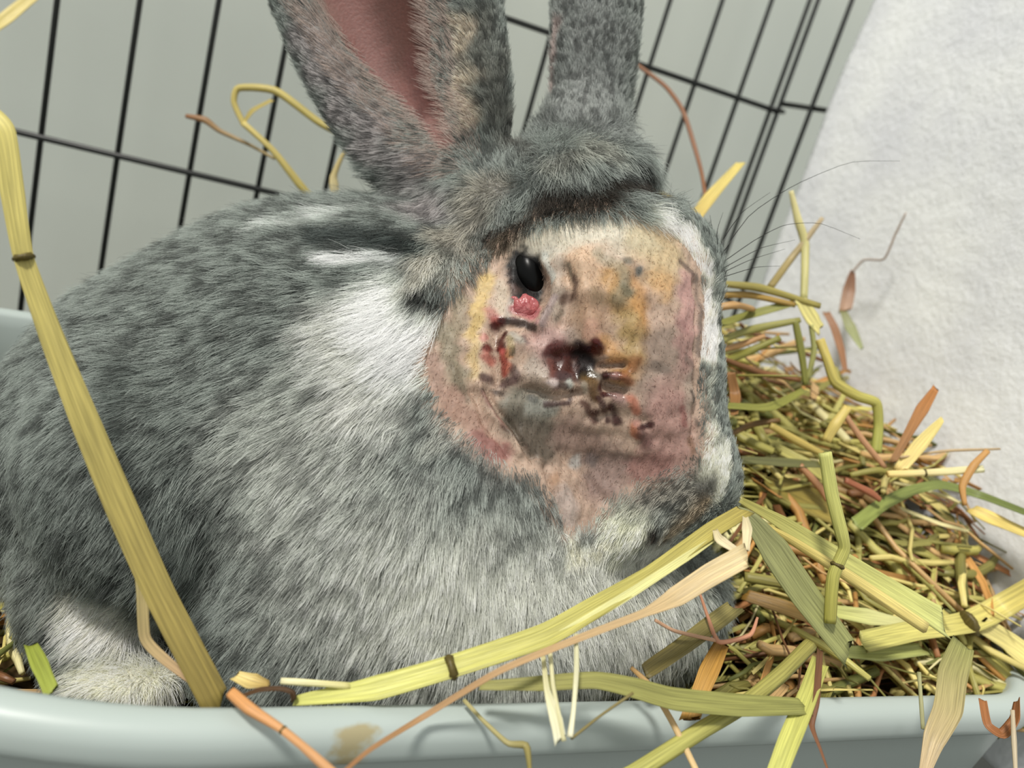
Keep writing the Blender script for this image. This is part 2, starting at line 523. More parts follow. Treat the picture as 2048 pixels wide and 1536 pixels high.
front = np.where((facing > -.1))[0]
def surf_center(u, v):
    d = (UV[front, 0]-u)**2+(UV[front, 1]-v)**2
    near = front[d < 10**2]
    if len(near) == 0: near = front[[np.argmin(d)]]
    return V[near[np.argmin(V[near, 2])]]

def stroke_d(p, pts, w):
    """distance (in units of w px) to a path laid over the skin, ignoring far layers"""
    c3 = np.array([surf_center(*q) for q in pts])
    best = np.full(len(p), 1e9)
    if len(c3) == 1:
        dd = p-c3[0]; return np.linalg.norm(dd, axis=1)/(w*c3[0][2]/F)
    for i in range(len(c3)-1):
        e = c3[i+1]-c3[i]; q = p-c3[i]
        t = np.clip((q@e)/(e@e+1e-12), 0, 1)
        best = np.minimum(best, np.linalg.norm(q-e*t[:, None], axis=1))
    return best/(w*c3[0][2]/F)

# relief of the shaved cheek: (path, half width px, height in mm)
RELIEF = [
    ([(1022, 525), (1030, 600), (1040, 640)], 11, .9), ([(1040, 505), (1075, 520), (1095, 560), (1092, 605), (1078, 640)], 12, 1.1),
    ([(1050, 530), (1062, 575)], 32, -4.5), ([(1048, 615)], 24, -2.4),
    ([(1015, 645), (1040, 642), (1060, 662)], 9, -1.6), ([(1015, 668), (1045, 680)], 12, .8),
    ([(1122, 530), (1137, 570), (1128, 610), (1122, 640)], 13, -1.5), ([(1162, 520), (1166, 600), (1178, 680)], 24, 2.4),
    ([(1190, 600)], 45, .8), ([(1108, 570), (1108, 620)], 14, .7),
    ([(1225, 560), (1265, 610), (1285, 690), (1262, 760)], 16, .8), ([(1300, 600), (1310, 680), (1318, 740)], 14, -.8),
    ([(1100, 712), (1150, 712), (1195, 698)], 15, -1.6), ([(1150, 730), (1175, 740)], 22, -2.2), ([(1190, 690), (1205, 715)], 12, 1.3),
    ([(1200, 744), (1240, 738)], 8, -2.8), ([(1208, 782), (1245, 785)], 8, -2.8), ([(1210, 762), (1242, 762)], 12, 2.2),
    ([(1178, 750), (1185, 800), (1200, 830)], 15, 1.4), ([(1085, 770), (1110, 775)], 20, 1.4), ([(1060, 790), (1100, 802), (1150, 795)], 9, -1.3),
    ([(990, 650), (985, 690), (1000, 750)], 12, -1.6), ([(975, 660), (978, 700)], 8, .7), ([(1018, 690), (1016, 730)], 10, 1.0),
    ([(960, 760), (1000, 830), (1050, 900)], 9, 1.3), ([(978, 770), (1020, 840), (1075, 905)], 7, -1.2), ([(945, 780), (985, 850), (1020, 900)], 8, -.9),
    ([(900, 700), (930, 770), (975, 850)], 10, .7), ([(1225, 800), (1265, 815)], 18, .8), ([(1170, 845), (1215, 835)], 10, -.9),
    ([(1290, 850)], 11, -1.0), ([(1270, 870), (1300, 895)], 16, .8), ([(1130, 900), (1180, 950), (1210, 990)], 10, -.8), ([(1345, 830)], 60, 1.0),
    ([(1100, 930), (1125, 1000), (1140, 1060)], 9, -1.6), ([(1320, 560), (1350, 640), (1360, 740)], 22, .5), ([(1400, 560), (1405, 700), (1395, 860)], 9, -1.2),
]
disp = np.zeros(len(V)); wv_ = wob(V, .012, 3)*.0006
idx = np.where((poly_sd(UV, SHAVE) < 40) & (facing > -.1) & (V[:, 2] < .33))[0]
pw = V[idx]+wv_[idx]
for pts, w, hgt in RELIEF:
    d = stroke_d(pw, pts, w)
    disp[idx] += hgt*.00145*np.exp(-d*d*.9)
disp[idx] += (wob(V[idx], .0045, 11)[:, 0]*.00022+wob(V[idx], .010, 12)[:, 0]*.0003)
V = V+Nn*disp[:, None]
Nn = vnormals(V, Qall); UV = uv_of(V)

# ---- colour of the skin and coat: (path, half width px, colour, strength, hardness)
SKIN = [
    # broad areas first
    ([(1150, 620)], 330, (208, 176, 152), 1.0, 6),
    ([(1060, 480), (1150, 455), (1240, 455)], 55, (238, 228, 204), .95, 1), ([(1180, 530)], 65, (232, 194, 158), .9, 1.2),
    ([(1330, 500)], 70, (228, 200, 150), .9, 1.2), ([(1290, 470)], 40, (224, 208, 170), .8, 1.2), ([(1335, 560)], 36, (228, 178, 112), .8, 1.3),
    ([(1385, 570), (1385, 640)], 32, (212, 160, 152), .85, 1.2), ([(1240, 560), (1272, 620), (1285, 700), (1250, 760)], 36, (206, 156, 84), .85, 1.3),
    ([(1275, 560), (1290, 620)], 20, (220, 160, 84), .7, 1.2), ([(1240, 640), (1262, 690)], 30, (186, 162, 100), .6, 1), ([(1190, 620)], 50, (190, 150, 116), .8, 1.2),
    ([(1195, 580), (1210, 600)], 18, (150, 124, 90), .7, 1.1), ([(1250, 595), (1262, 575)], 22, (146, 134, 104), .8, 1.1), ([(1195, 500), (1235, 520), (1260, 560)], 16, (172, 164, 138), .65, 1),
    ([(1255, 512)], 12, (112, 104, 84), .9, 1.4), ([(1285, 538)], 11, (104, 108, 104), .9, 1.4), ([(1262, 578)], 14, (118, 110, 84), .8, 1.3),
    ([(1330, 690), (1330, 780)], 55, (160, 138, 122), .85, 1.2), ([(1375, 660), (1385, 740)], 30, (176, 128, 122), .7, 1.2), ([(1350, 830), (1350, 900)], 62, (192, 146, 134), .9, 1.3),
    ([(1390, 760), (1385, 820)], 22, (190, 170, 150), .7, 1.1), ([(1318, 730), (1330, 738)], 12, (112, 96, 84), .75, 1.2), ([(1385, 720)], 15, (110, 92, 80), .65, 1.2),
    ([(1180, 665), (1195, 690)], 24, (228, 176, 148), .85, 1.2), ([(1100, 680)], 52, (204, 162, 154), .85, 1.3), ([(1130, 660), (1140, 690)], 17, (172, 154, 138), .6, 1.1),
    ([(1215, 680), (1235, 720)], 24, (214, 158, 86), .85, 1.2), ([(1260, 730), (1250, 745)], 18, (150, 86, 34), .75, 1.2),
    ([(1110, 520), (1110, 620)], 18, (196, 178, 160), .8, 1), ([(1085, 500)], 26, (214, 206, 190), .8, 1),
    # left of the eye
    ([(1000, 560), (1005, 620)], 16, (214, 194, 168), .85, 1), ([(975, 545), (962, 600), (952, 660)], 18, (226, 192, 118), .95, 1.3), ([(950, 680), (950, 740)], 17, (222, 190, 128), .9, 1.2),
    ([(968, 680), (972, 740)], 12, (212, 186, 158), .85, 1), ([(925, 590), (915, 650)], 22, (168, 152, 124), .85, 1), ([(890, 650), (905, 700), (925, 760)], 26, (152, 142, 116), .85, 1),
    ([(868, 710), (880, 770)], 18, (184, 148, 130), .85, 1.2), ([(905, 790), (950, 840)], 32, (182, 142, 122), .9, 1.2), ([(970, 880), (1005, 905)], 30, (158, 100, 92), .9, 1.2),
    ([(900, 720), (935, 790)], 8, (120, 106, 84), .6, 1), ([(985, 615), (990, 635)], 16, (196, 118, 104), .8, 1.1),
    ([(960, 790), (1000, 840), (1040, 890)], 9, (214, 184, 160), .9, 1.2), ([(975, 780), (1015, 845), (1060, 900)], 7, (128, 78, 68), .8, 1.2),
    # chin side, grey stubble
    ([(1040, 800), (1080, 830)], 40, (140, 136, 120), .9, 1.2), ([(1050, 845), (1100, 885)], 48, (92, 82, 68), .92, 1.3), ([(1070, 815), (1110, 825)], 16, (168, 168, 156), .7, 1),
    ([(1140, 870), (1180, 900)], 42, (150, 120, 106), .85, 1.2), ([(1190, 960), (1220, 930)], 45, (156, 128, 118), .9, 1.2), ([(1160, 925)], 14, (186, 182, 176), .8, 1.2), ([(1185, 925)], 18, (96, 88, 90), .7, 1.1),
    ([(1140, 990), (1150, 1030)], 26, (206, 184, 172), .9, 1.2), ([(1115, 950)], 18, (188, 142, 104), .7, 1.1), ([(1310, 935), (1260, 945)], 28, (172, 122, 112), .85, 1.2),
    # lids
    ([(1020, 520), (1018, 580), (1022, 640)], 8, (196, 178, 162), .9, 1.2), ([(1080, 505), (1098, 550)], 9, (214, 214, 204), .85, 1.2), ([(1095, 590), (1082, 640)], 10, (164, 142, 140), .8, 1.2),
    ([(1035, 540), (1036, 580)], 13, (92, 60, 56), .9, 1.4), ([(1042, 530), (1066, 575)], 34, (20, 17, 16), 1, 2.0), ([(1070, 596)], 20, (60, 52, 52), .9, 1.3),
    ([(1034, 612), (1066, 622)], 18, (196, 112, 114), .97, 1.4), ([(1045, 606)], 8, (222, 136, 146), .8, 1.2), ([(1058, 600), (1070, 604)], 7, (84, 40, 38), .9, 1.2), ([(1030, 632), (1065, 640)], 6, (222, 168, 166), .9, 1.3),
    ([(1020, 636), (1045, 642), (1058, 656)], 9, (64, 46, 40), .95, 1.5), ([(1020, 662), (1045, 668)], 12, (172, 166, 152), .8, 1.2), ([(1055, 665), (1062, 680)], 6, (112, 84, 84), .7, 1),
    ([(1130, 535), (1137, 560)], 9, (134, 122, 104), .85, 1.3), ([(1143, 565), (1142, 595), (1130, 605)], 12, (114, 84, 70), .85, 1.3), ([(1128, 620), (1122, 640)], 8, (132, 118, 100), .7, 1),
    # sores along the left
    ([(985, 632), (992, 650)], 12, (176, 84, 72), .9, 1.4), ([(1000, 640), (1000, 668)], 8, (70, 16, 12), .95, 1.6), ([(970, 668), (980, 672)], 10, (222, 150, 136), .9, 1.2),
    ([(990, 660), (996, 690)], 11, (92, 26, 20), .95, 1.5), ([(978, 690), (992, 694)], 9, (120, 34, 24), .95, 1.4), ([(984, 708), (990, 720)], 14, (206, 118, 100), .9, 1.3),
    ([(1000, 712), (1000, 745)], 11, (160, 58, 38), .95, 1.5), ([(998, 706)], 8, (220, 96, 84), .9, 1.3), ([(1014, 690), (1020, 700)], 9, (226, 166, 106), .9, 1.3), ([(1012, 708)], 8, (176, 106, 60), .8, 1.2),
    ([(1016, 728), (1010, 742)], 9, (206, 116, 84), .9, 1.3), ([(1030, 690), (1030, 712)], 8, (92, 82, 60), .85, 1.3), ([(1032, 735), (1030, 755)], 11, (84, 54, 50), .85, 1.3), ([(1015, 670), (1020, 680)], 9, (180, 158, 108), .8, 1.2),
    ([(975, 755), (1000, 765), (1022, 762)], 10, (92, 62, 58), .9, 1.2), ([(975, 775), (1010, 782)], 8, (76, 58, 48), .85, 1.1),
    ([(1060, 725), (1085, 735)], 24, (196, 180, 164), .8, 1.2), ([(1050, 760), (1080, 765)], 18, (148, 126, 106), .75, 1.1),
    # the large scab in the middle
    ([(1108, 708), (1150, 712), (1195, 702)], 20, (92, 26, 20), .95, 1.6), ([(1118, 728), (1150, 738)], 28, (80, 30, 24), .95, 1.5), ([(1155, 695), (1170, 700)], 9, (58, 36, 48), .85, 1.3),
    ([(1165, 714), (1175, 735)], 24, (28, 11, 9), 1, 1.6), ([(1190, 690), (1204, 692)], 11, (84, 18, 12), .95, 1.5), ([(1108, 720), (1112, 745)], 9, (122, 66, 56), .85, 1.2), ([(1125, 745), (1140, 750)], 14, (86, 60, 60), .85, 1.2),
    ([(1116, 765), (1122, 780)], 10, (150, 110, 100), .8, 1.2), ([(1145, 760), (1148, 778)], 8, (206, 206, 194), .95, 1.5), ([(1128, 770), (1135, 784)], 8, (72, 52, 50), .8, 1.2),
    ([(1165, 745), (1180, 745)], 11, (66, 50, 20), .85, 1.2), ([(1170, 760), (1180, 770)], 12, (126, 92, 40), .9, 1.3), ([(1160, 775), (1166, 790)], 7, (206, 190, 166), .8, 1.2), ([(1180, 785), (1190, 805)], 15, (112, 80, 42), .9, 1.3),
    ([(1185, 735), (1190, 750)], 7, (132, 124, 110), .8, 1.2), ([(1200, 722)], 9, (196, 160, 140), .8, 1.2),
    ([(1098, 772)], 13, (226, 206, 200), .85, 1.2), ([(1066, 786), (1080, 796)], 10, (84, 84, 78), .8, 1.2), ([(1095, 800), (1135, 795), (1150, 790)], 7, (76, 50, 48), .9, 1.3),  # the palest dab here is a painted highlight
    ([(1202, 742), (1240, 738)], 8, (52, 14, 12), .97, 1.6), ([(1205, 760), (1208, 775)], 8, (74, 28, 26), .9, 1.3), ([(1228, 762)], 14, (180, 130, 122), .9, 1.3), ([(1255, 760), (1262, 775)], 12, (160, 96, 60), .85, 1.2),
    ([(1212, 782), (1245, 784)], 7, (78, 22, 20), .97, 1.6), ([(1205, 800), (1208, 840)], 8, (72, 36, 32), .9, 1.4), ([(1228, 800), (1240, 810)], 18, (172, 134, 126), .85, 1.2),
    ([(1268, 800), (1270, 830)], 12, (196, 112, 80), .85, 1.2), ([(1258, 860), (1262, 875)], 13, (196, 116, 74), .9, 1.3), ([(1180, 830), (1190, 835)], 10, (78, 34, 28), .9, 1.3), ([(1222, 826), (1228, 838)], 11, (66, 24, 22), .95, 1.5),
    ([(1285, 848), (1296, 854)], 7, (60, 12, 10), .97, 1.6), ([(1290, 880), (1302, 892)], 17, (118, 78, 72), .85, 1.2), ([(1262, 850)], 12, (206, 150, 134), .8, 1.1), ([(1178, 840), (1160, 812)], 8, (96, 52, 44), .8, 1.2),
    ([(1372, 820), (1380, 850)], 9, (150, 84, 78), .7, 1.2), ([(1390, 880), (1395, 900)], 9, (150, 110, 84), .8, 1.2), ([(1400, 560), (1408, 620), (1400, 700)], 8, (110, 96, 88), .75, 1.1), ([(1392, 780), (1392, 860)], 6, (84, 72, 62), .8, 1.2),
    ([(1370, 520), (1395, 545)], 8, (92, 70, 66), .7, 1.2),
]
COAT = [
    ([(300, 640)], 2000, (117, 122, 118), 1, 99),
    ([(200, 1000)], 260, (106, 111, 107), .8, 1), ([(620, 900), (700, 1150)], 220, (152, 154, 149), .9, 1), ([(900, 1200), (1300, 1200)], 200, (176, 177, 170), .95, 1),
    ([(540, 452), (640, 425), (740, 418)], 24, (188, 192, 188), .75, 1), ([(640, 465), (740, 468), (830, 490)], 34, (62, 68, 66), .97, 1.3), ([(680, 505), (790, 512)], 18, (226, 228, 226), .95, 1.2),
    ([(690, 650), (740, 790)], 80, (186, 186, 181), .75, 1), ([(765, 590), (805, 655), (815, 700)], 72, (228, 230, 224), .95, 1), ([(850, 540), (890, 520)], 40, (176, 172, 162), .8, 1),
    ([(862, 580), (880, 600)], 26, (44, 46, 44), .95, 1.4), ([(900, 850), (1000, 900)], 50, (150, 150, 144), .7, 1), ([(930, 900), (1030, 945)], 28, (84, 84, 81), .6, 1), ([(1098, 975), (1125, 1060)], 13, (66, 64, 62), .8, 1),  # neck spot, jaw line and chin streak: shade around the head painted in
    ([(180, 1215), (260, 1260)], 62, (214, 212, 202), .95, 1.2), ([(200, 1360), (320, 1365)], 60, (222, 220, 200), .95, 1.2), ([(60, 1180), (110, 1300)], 45, (110, 114, 110), .7, 1),
    ([(1330, 436), (1375, 465), (1410, 520), (1426, 580), (1430, 640), (1425, 700)], 34, (232, 230, 218), 1, 1.3), ([(1425, 760), (1425, 830)], 28, (150, 152, 144), .8, 1), ([(1435, 870), (1445, 920), (1440, 980)], 36, (214, 214, 200), .95, 1.2),
    ([(1290, 985), (1380, 985)], 62, (124, 120, 112), .9, 1), ([(1240, 1060), (1270, 1080)], 60, (206, 206, 188), .95, 1.1), ([(1170, 1080), (1200, 1105)], 35, (190, 188, 172), .8, 1), ([(1400, 1020), (1330, 1080)], 26, (150, 134, 112), .7, 1),
    ([(1120, 392), (1200, 364), (1285, 350)], 34, (20, 18, 16), .97, 1.3),  # dark bands under the tuft: dark fringe hair plus its painted shade
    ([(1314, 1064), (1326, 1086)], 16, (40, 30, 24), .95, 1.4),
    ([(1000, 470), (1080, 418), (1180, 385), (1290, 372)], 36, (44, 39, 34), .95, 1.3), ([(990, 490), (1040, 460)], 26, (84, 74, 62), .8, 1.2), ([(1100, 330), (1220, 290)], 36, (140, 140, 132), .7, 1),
    ([(960, 60), (1010, 240)], 60, (104, 104, 98), .8, 1), ([(1180, 60), (1180, 200)], 130, (126, 128, 126), .8, 1), ([(600, 80), (740, 280), (860, 400)], 60, (146, 140, 140), .8, 1),
    ([(900, 60), (930, 250)], 34, (178, 166, 150), .8, 1), ([(980, 380), (900, 470)], 50, (150, 144, 134), .7, 1), ([(1040, 260), (1060, 300)], 22, (60, 58, 54), .7, 1), ([(1100, 60), (1090, 180)], 14, (168, 150, 146), .7, 1),
]
EARSKIN = [([(640, -200), (700, 0), (800, 130), (850, 230)], 120, (168, 104, 94), 1, 1.8), ([(760, -200), (780, 0), (815, 100)], 62, (118, 68, 54), .9, 1.2), ([(820, 120), (845, 220)], 26, (128, 72, 64), .85, 1.2), ([(850, 250), (890, 290)], 26, (196, 146, 138), .9, 1.2), ([(650, 60), (740, 190), (810, 270)], 22, (206, 170, 160), .8, 1), ([(600, -60), (660, 40)], 40, (190, 150, 140), .7, 1)]
def paint(base, layers, p, jit):
    col = np.tile(lin(base), (len(p), 1))
    for pts, w, c, al, hard in layers:
        if hard > 50: col[:] = lin(c); continue
        d = stroke_d(p+jit*min(1.0, w/30), pts, w)
        a = al*np.clip(1-sstep(1-.45/hard*1.6 if hard > 1.15 else .25, 1.35, d), 0, 1)
        col = col*(1-a[:, None])+lin(c)*a[:, None]
    return col
jit = wob(V, .009, 5)*.0011+wob(V, .003, 6)*.0005
jit2 = wob(V, .02, 8)*.0025
sm = (poly_sd(UV, SHAVE) < 60) & (facing > -.15) & (V[:, 2] < .33)
skin = np.tile(lin((176, 140, 128)), (len(V), 1))
ii = np.where(sm)[0]
skin[ii] = paint((205, 172, 150), SKIN, V[ii], jit[ii]*1.3)
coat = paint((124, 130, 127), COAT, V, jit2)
# inside of the near ear: distance-limited
eidx = np.where((UV[:, 1] < 330) & (UV[:, 0] < 960) & (facing > -.2))[0]
skin[eidx] = paint((150, 120, 116), EARSKIN, V[eidx], jit[eidx])
lum = skin.mean(1, keepdims=True); skin = (skin*.86+lum*.14)*.68; skin[eidx] *= np.array([.62, .58, .56])
fsd = poly_sd(UV, SHAVE)
WET = [([(1105, 712), (1195, 705)], 20), ([(1120, 735), (1180, 740)], 20), ([(1000, 650), (995, 745)], 14), ([(1205, 742), (1245, 740)], 12), ([(1210, 783), (1245, 785)], 12), ([(1045, 612)], 24), ([(1185, 770), (1190, 810)], 16), ([(1215, 830)], 18), ([(1095, 772)], 14), ([(1290, 850)], 10)]
wet = np.zeros(len(V))
for pts, w in WET: wet[ii] = np.maximum(wet[ii], 1-sstep(.5, 1.3, stroke_d(V[ii], pts, w)))
bare = ((fsd < 0) & (facing > 0.0) & (V[:, 2] < .322)).astype(float)
EARB = np.array([(560, -260), (625, -10), (690, 90), (765, 175), (830, 235), (880, 300), (912, 290), (890, 220), (866, 160), (862, 60), (840, -60), (780, -260)], float)
esd = poly_sd(UV, EARB)
bare_ear = ((esd < 0) & (V[:, 2] < .345) & (facing > -.3)).astype(float)

me = bpy.data.meshes.new('rabbit_body')
me.from_pydata(cam2world(V).tolist(), [], polys)
m_skin, nt, b = mat('rabbit_skin')
at = node(nt, 'ShaderNodeAttribute'); at.attribute_name = 'skin'
nz = node(nt, 'ShaderNodeTexNoise'); nz.inputs['Scale'].default_value = 900; nz.inputs['Detail'].default_value = 4
tc = node(nt, 'ShaderNodeTexCoord'); nt.links.new(tc.outputs['Object'], nz.inputs['Vector'])
mr = node(nt, 'ShaderNodeMapRange'); mr.inputs[1].default_value = .3; mr.inputs[2].default_value = .7; mr.inputs[3].default_value = .84; mr.inputs[4].default_value = 1.1
nt.links.new(nz.outputs['Fac'], mr.inputs[0])
mx = node(nt, 'ShaderNodeVectorMath'); mx.operation = 'SCALE'
nt.links.new(at.outputs['Color'], mx.inputs[0]); nt.links.new(mr.outputs[0], mx.inputs['Scale'])
nt.links.new(mx.outputs[0], b.inputs['Base Color'])
wt = node(nt, 'ShaderNodeAttribute'); wt.attribute_name = 'wet'
mw = node(nt, 'ShaderNodeMapRange'); mw.inputs[3].default_value = .52; mw.inputs[4].default_value = .16; nt.links.new(wt.outputs['Fac'], mw.inputs[0]); nt.links.new(mw.outputs[0], b.inputs['Roughness'])
b.inputs['Specular IOR Level'].default_value = .3
b.inputs['Subsurface Weight'].default_value = .12; b.inputs['Subsurface Scale'].default_value = .002; b.inputs['Subsurface Radius'].default_value = (1, .4, .3)
bp = node(nt, 'ShaderNodeBump'); bp.inputs['Strength'].default_value = .3; bp.inputs['Distance'].default_value = .0005
nt.links.new(nz.outputs['Fac'], bp.inputs['Height']); nt.links.new(bp.outputs['Normal'], b.inputs['Normal'])
me.materials.append(m_skin); me.shade_smooth()
# under the coat the hide takes the coat's own colour, a little deeper
edge_ = 1-sstep(5, 55, fsd); edge_[(facing < 0) | (V[:, 2] > .322)] = 0
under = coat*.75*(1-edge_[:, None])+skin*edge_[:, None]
under = np.where((np.maximum(bare, bare_ear) > 0)[:, None], skin, under)
ca = me.color_attributes.new('skin', 'FLOAT_COLOR', 'POINT')
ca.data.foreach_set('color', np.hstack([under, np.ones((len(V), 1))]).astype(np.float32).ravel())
wa = me.attributes.new('wet', 'FLOAT', 'POINT'); wa.data.foreach_set('value', wet.astype(np.float32))
rb_loc = P(640, 1100, .33); rb_loc[2] = .0885
rabbit = bpy.data.objects.new('rabbit', me)
C.objects.link(rabbit)
tag(rabbit, 'grey rabbit with a shaved, scabbed cheek and upright ears, crouching in the grey tray', 'rabbit')

# eye: a dark ball set in the socket
def uvsphere(c, r, R, nu=40, nv=24):
    vs = []; fs = []
    for j in range(nv+1):
        th = math.pi*j/nv
        for i in range(nu):
            a = 2*math.pi*i/nu
            q = np.array([math.sin(th)*math.cos(a), math.sin(th)*math.sin(a), math.cos(th)])*r
            vs.append(c+R.T @ q)
    for j in range(nv):
        for i in range(nu):
            fs.append((j*nu+i, j*nu+(i+1) % nu, (j+1)*nu+(i+1) % nu, (j+1)*nu+i))
    return np.array(vs), fs
m_eye = plain('eye_dark', (4, 4, 4), .30, spec=.15)
ec = surf_center(1058, 556); print('socket bottom depth', ec)
er = .0072
s_ = vol(1060, 553, ec[2]+er-.0026, 36, 56, er, -16)
v, f = uvsphere(s_[0], s_[1], s_[2])
eye = mesh_obj('eye', cam2world(v), f, m_eye, rabbit)

pk = surf_center(1050, 616)
q_ = vol(1048, 614, pk[2]+.0021, 30, 24, .0026, 20)
m_pink = plain('moist_pink', (150, 66, 70), .25, noise=(700, (176, 104, 104)), spec=.6, bump=.4, bscale=900)
v, f = uvsphere(q_[0], q_[1], q_[2], 28, 16)
v = v+wob(v, .0035, 4)*.0007
tag(mesh_obj('inner_eyelid', cam2world(v), f, m_pink, rabbit), 'swollen pink inner eyelid')
# ------------------------------------------------------------------ fur: individual strands on the body
FLOW = [  # (u, v, du, dv): lie of the coat, in the plane seen
    (350, 600, -1, .35), (600, 500, -1, .1), (700, 640, -1, .45), (500, 800, -1, .6), (250, 800, -.9, .7), (150, 1000, -.6, 1), (350, 1100, -.7, 1), (600, 1000, -.6, .8), (780, 900, -.5, .9),
    (800, 700, -.8, .7), (720, 520, -1, .15), (900, 1000, -.15, 1), (1050, 1000, .05, 1), (1000, 1200, -.1, 1), (700, 1250, -.5, 1), (1300, 1200, .1, 1), (1100, 1300, 0, 1), (240, 1250, -.5, .6), (240, 1370, -.2, .4),
    (1240, 1050, -.5, .7), (1350, 980, -.5, .4), (1430, 940, -.1, -1), (1420, 700, -.05, -1), (1390, 490, -.6, -.8), (1180, 420, .05, .9), (1260, 390, .25, .9), (1060, 460, .3, .7), (950, 520, .1, .8), (870, 560, -.2, 1),
    (1180, 330, .1, .8), (1180, 200, 0, -1), (1180, 20, 0, -1), (960, 100, -.3, -1), (1000, 300, -.3, -1), (700, 200, -.8, -.3), (600, 30, -.6, -.5), (800, 350, -.8, .1), (900, 440, -.6, .5), (880, 200, -.9, -.3), (880, 50, -.9, -.4),
    (920, 850, -.7, .7), (1000, 930, -.2, 1), (1440, 860, 0, -1), (1300, 350, .6, .7),
]
LEN = [  # (u, v, mm)
    (350, 600, 9), (600, 500, 9), (700, 700, 12), (400, 900, 9), (200, 1000, 9), (700, 1000, 10), (900, 1100, 11), (1100, 1200, 11), (1300, 1250, 11), (240, 1260, 13), (240, 1370, 6), (60, 1000, 9),
    (790, 650, 16), (730, 470, 13), (860, 580, 9), (920, 500, 7), (1000, 450, 7), (1180, 410, 11), (1270, 370, 13), (1180, 320, 8), (1180, 200, 3), (1180, 30, 2.5), (960, 100, 3), (1010, 300, 4.5), (700, 200, 4.5), (600, 30, 4), (850, 400, 6),
    (880, 150, 5), (1420, 500, 4), (1430, 700, 3.5), (1440, 900, 4), (1350, 980, 3), (1240, 1060, 5), (1150, 1090, 5), (1400, 1020, 3), (930, 880, 4.5), (1030, 950, 6), (1090, 1010, 8), (860, 850, 6),
]
flow = np.array(FLOW, float); lens = np.array(LEN, float)
def idw(pts, vals, q, pw=2.4):
    d2 = ((q[:, None, :]-pts[None])**2).sum(-1)+400.0
    w = 1/d2**(pw/2+.3)
    return (w@vals)/w.sum(1)[:, None]
fl2 = flow[:, 2:]/np.linalg.norm(flow[:, 2:], axis=1)[:, None]
vflow = np.zeros((len(V), 3)); vlen = np.zeros(len(V))
for s in range(0, len(V), 40000):
    q = UV[s:s+40000]
    vflow[s:s+40000, :2] = idw(flow[:, :2], fl2, q)
    vlen[s:s+40000] = idw(lens[:, :2], lens[:, 2:], q)[:, 0]

vlen = vlen*np.where((UV[:, 1] > 780) & (facing > 0) & (V[:, 2] < .322), .4+.6*sstep(0, 70, poly_sd(UV, SHAVE)), 1)
es_ = poly_sd(UV, EARB); vlen = np.where((UV[:, 1] < 340) & (UV[:, 0] < 960) & (V[:, 2] < .345), vlen*(.4+.6*sstep(0, 70, es_)), vlen)
me.calc_loop_triangles()
nt_ = len(me.loop_triangles); tri = np.zeros(nt_*3, np.int32); me.loop_triangles.foreach_get('vertices', tri); tri = tri.reshape(-1, 3)
A, Bv, Cv = V[tri[:, 0]], V[tri[:, 1]], V[tri[:, 2]]
area = np.linalg.norm(np.cross(Bv-A, Cv-A), axis=1)/2
tc_ = V[tri].mean(1); tuv = uv_of(tc_); tf = facing[tri].mean(1)
inframe = (tuv[:, 0] > -60) & (tuv[:, 0] < 2100) & (tuv[:, 1] > -60) & (tuv[:, 1] < 1520)
seen = sstep(-.45, -.05, tf)
dens = (.06+.94*seen)*np.where(inframe, 1.0, .25)
nb_ = np.maximum(bare, bare_ear)[tri].mean(1)
fe = np.where((tf > 0) & (tc_[:, 2] < .322), sstep(-4, 50, poly_sd(tuv, SHAVE)), 1)
low_ = tuv[:, 1] > 800
dens = dens*np.where(low_, .25+.75*fe, 1)
dens = dens*(1-np.clip(nb_*1.5, 0, 1))
short = np.clip(1.6-vlen[tri].mean(1)/8, .75, 1.6)
wgt = area*dens*short
NH = 330000
ti = rng.choice(nt_, NH, p=wgt/wgt.sum())
def sample(ti):
    n = len(ti)
    r1 = np.sqrt(rng.random(n)); r2 = rng.random(n)
    bcs = np.stack([1-r1, r1*(1-r2), r1*r2], 1)
    return bcs
def bary(attr, ti, bcs):
    a = attr[tri[ti]]
    if a.ndim == 2: return (a*bcs).sum(1)
    return (a*bcs[:, :, None]).sum(1)

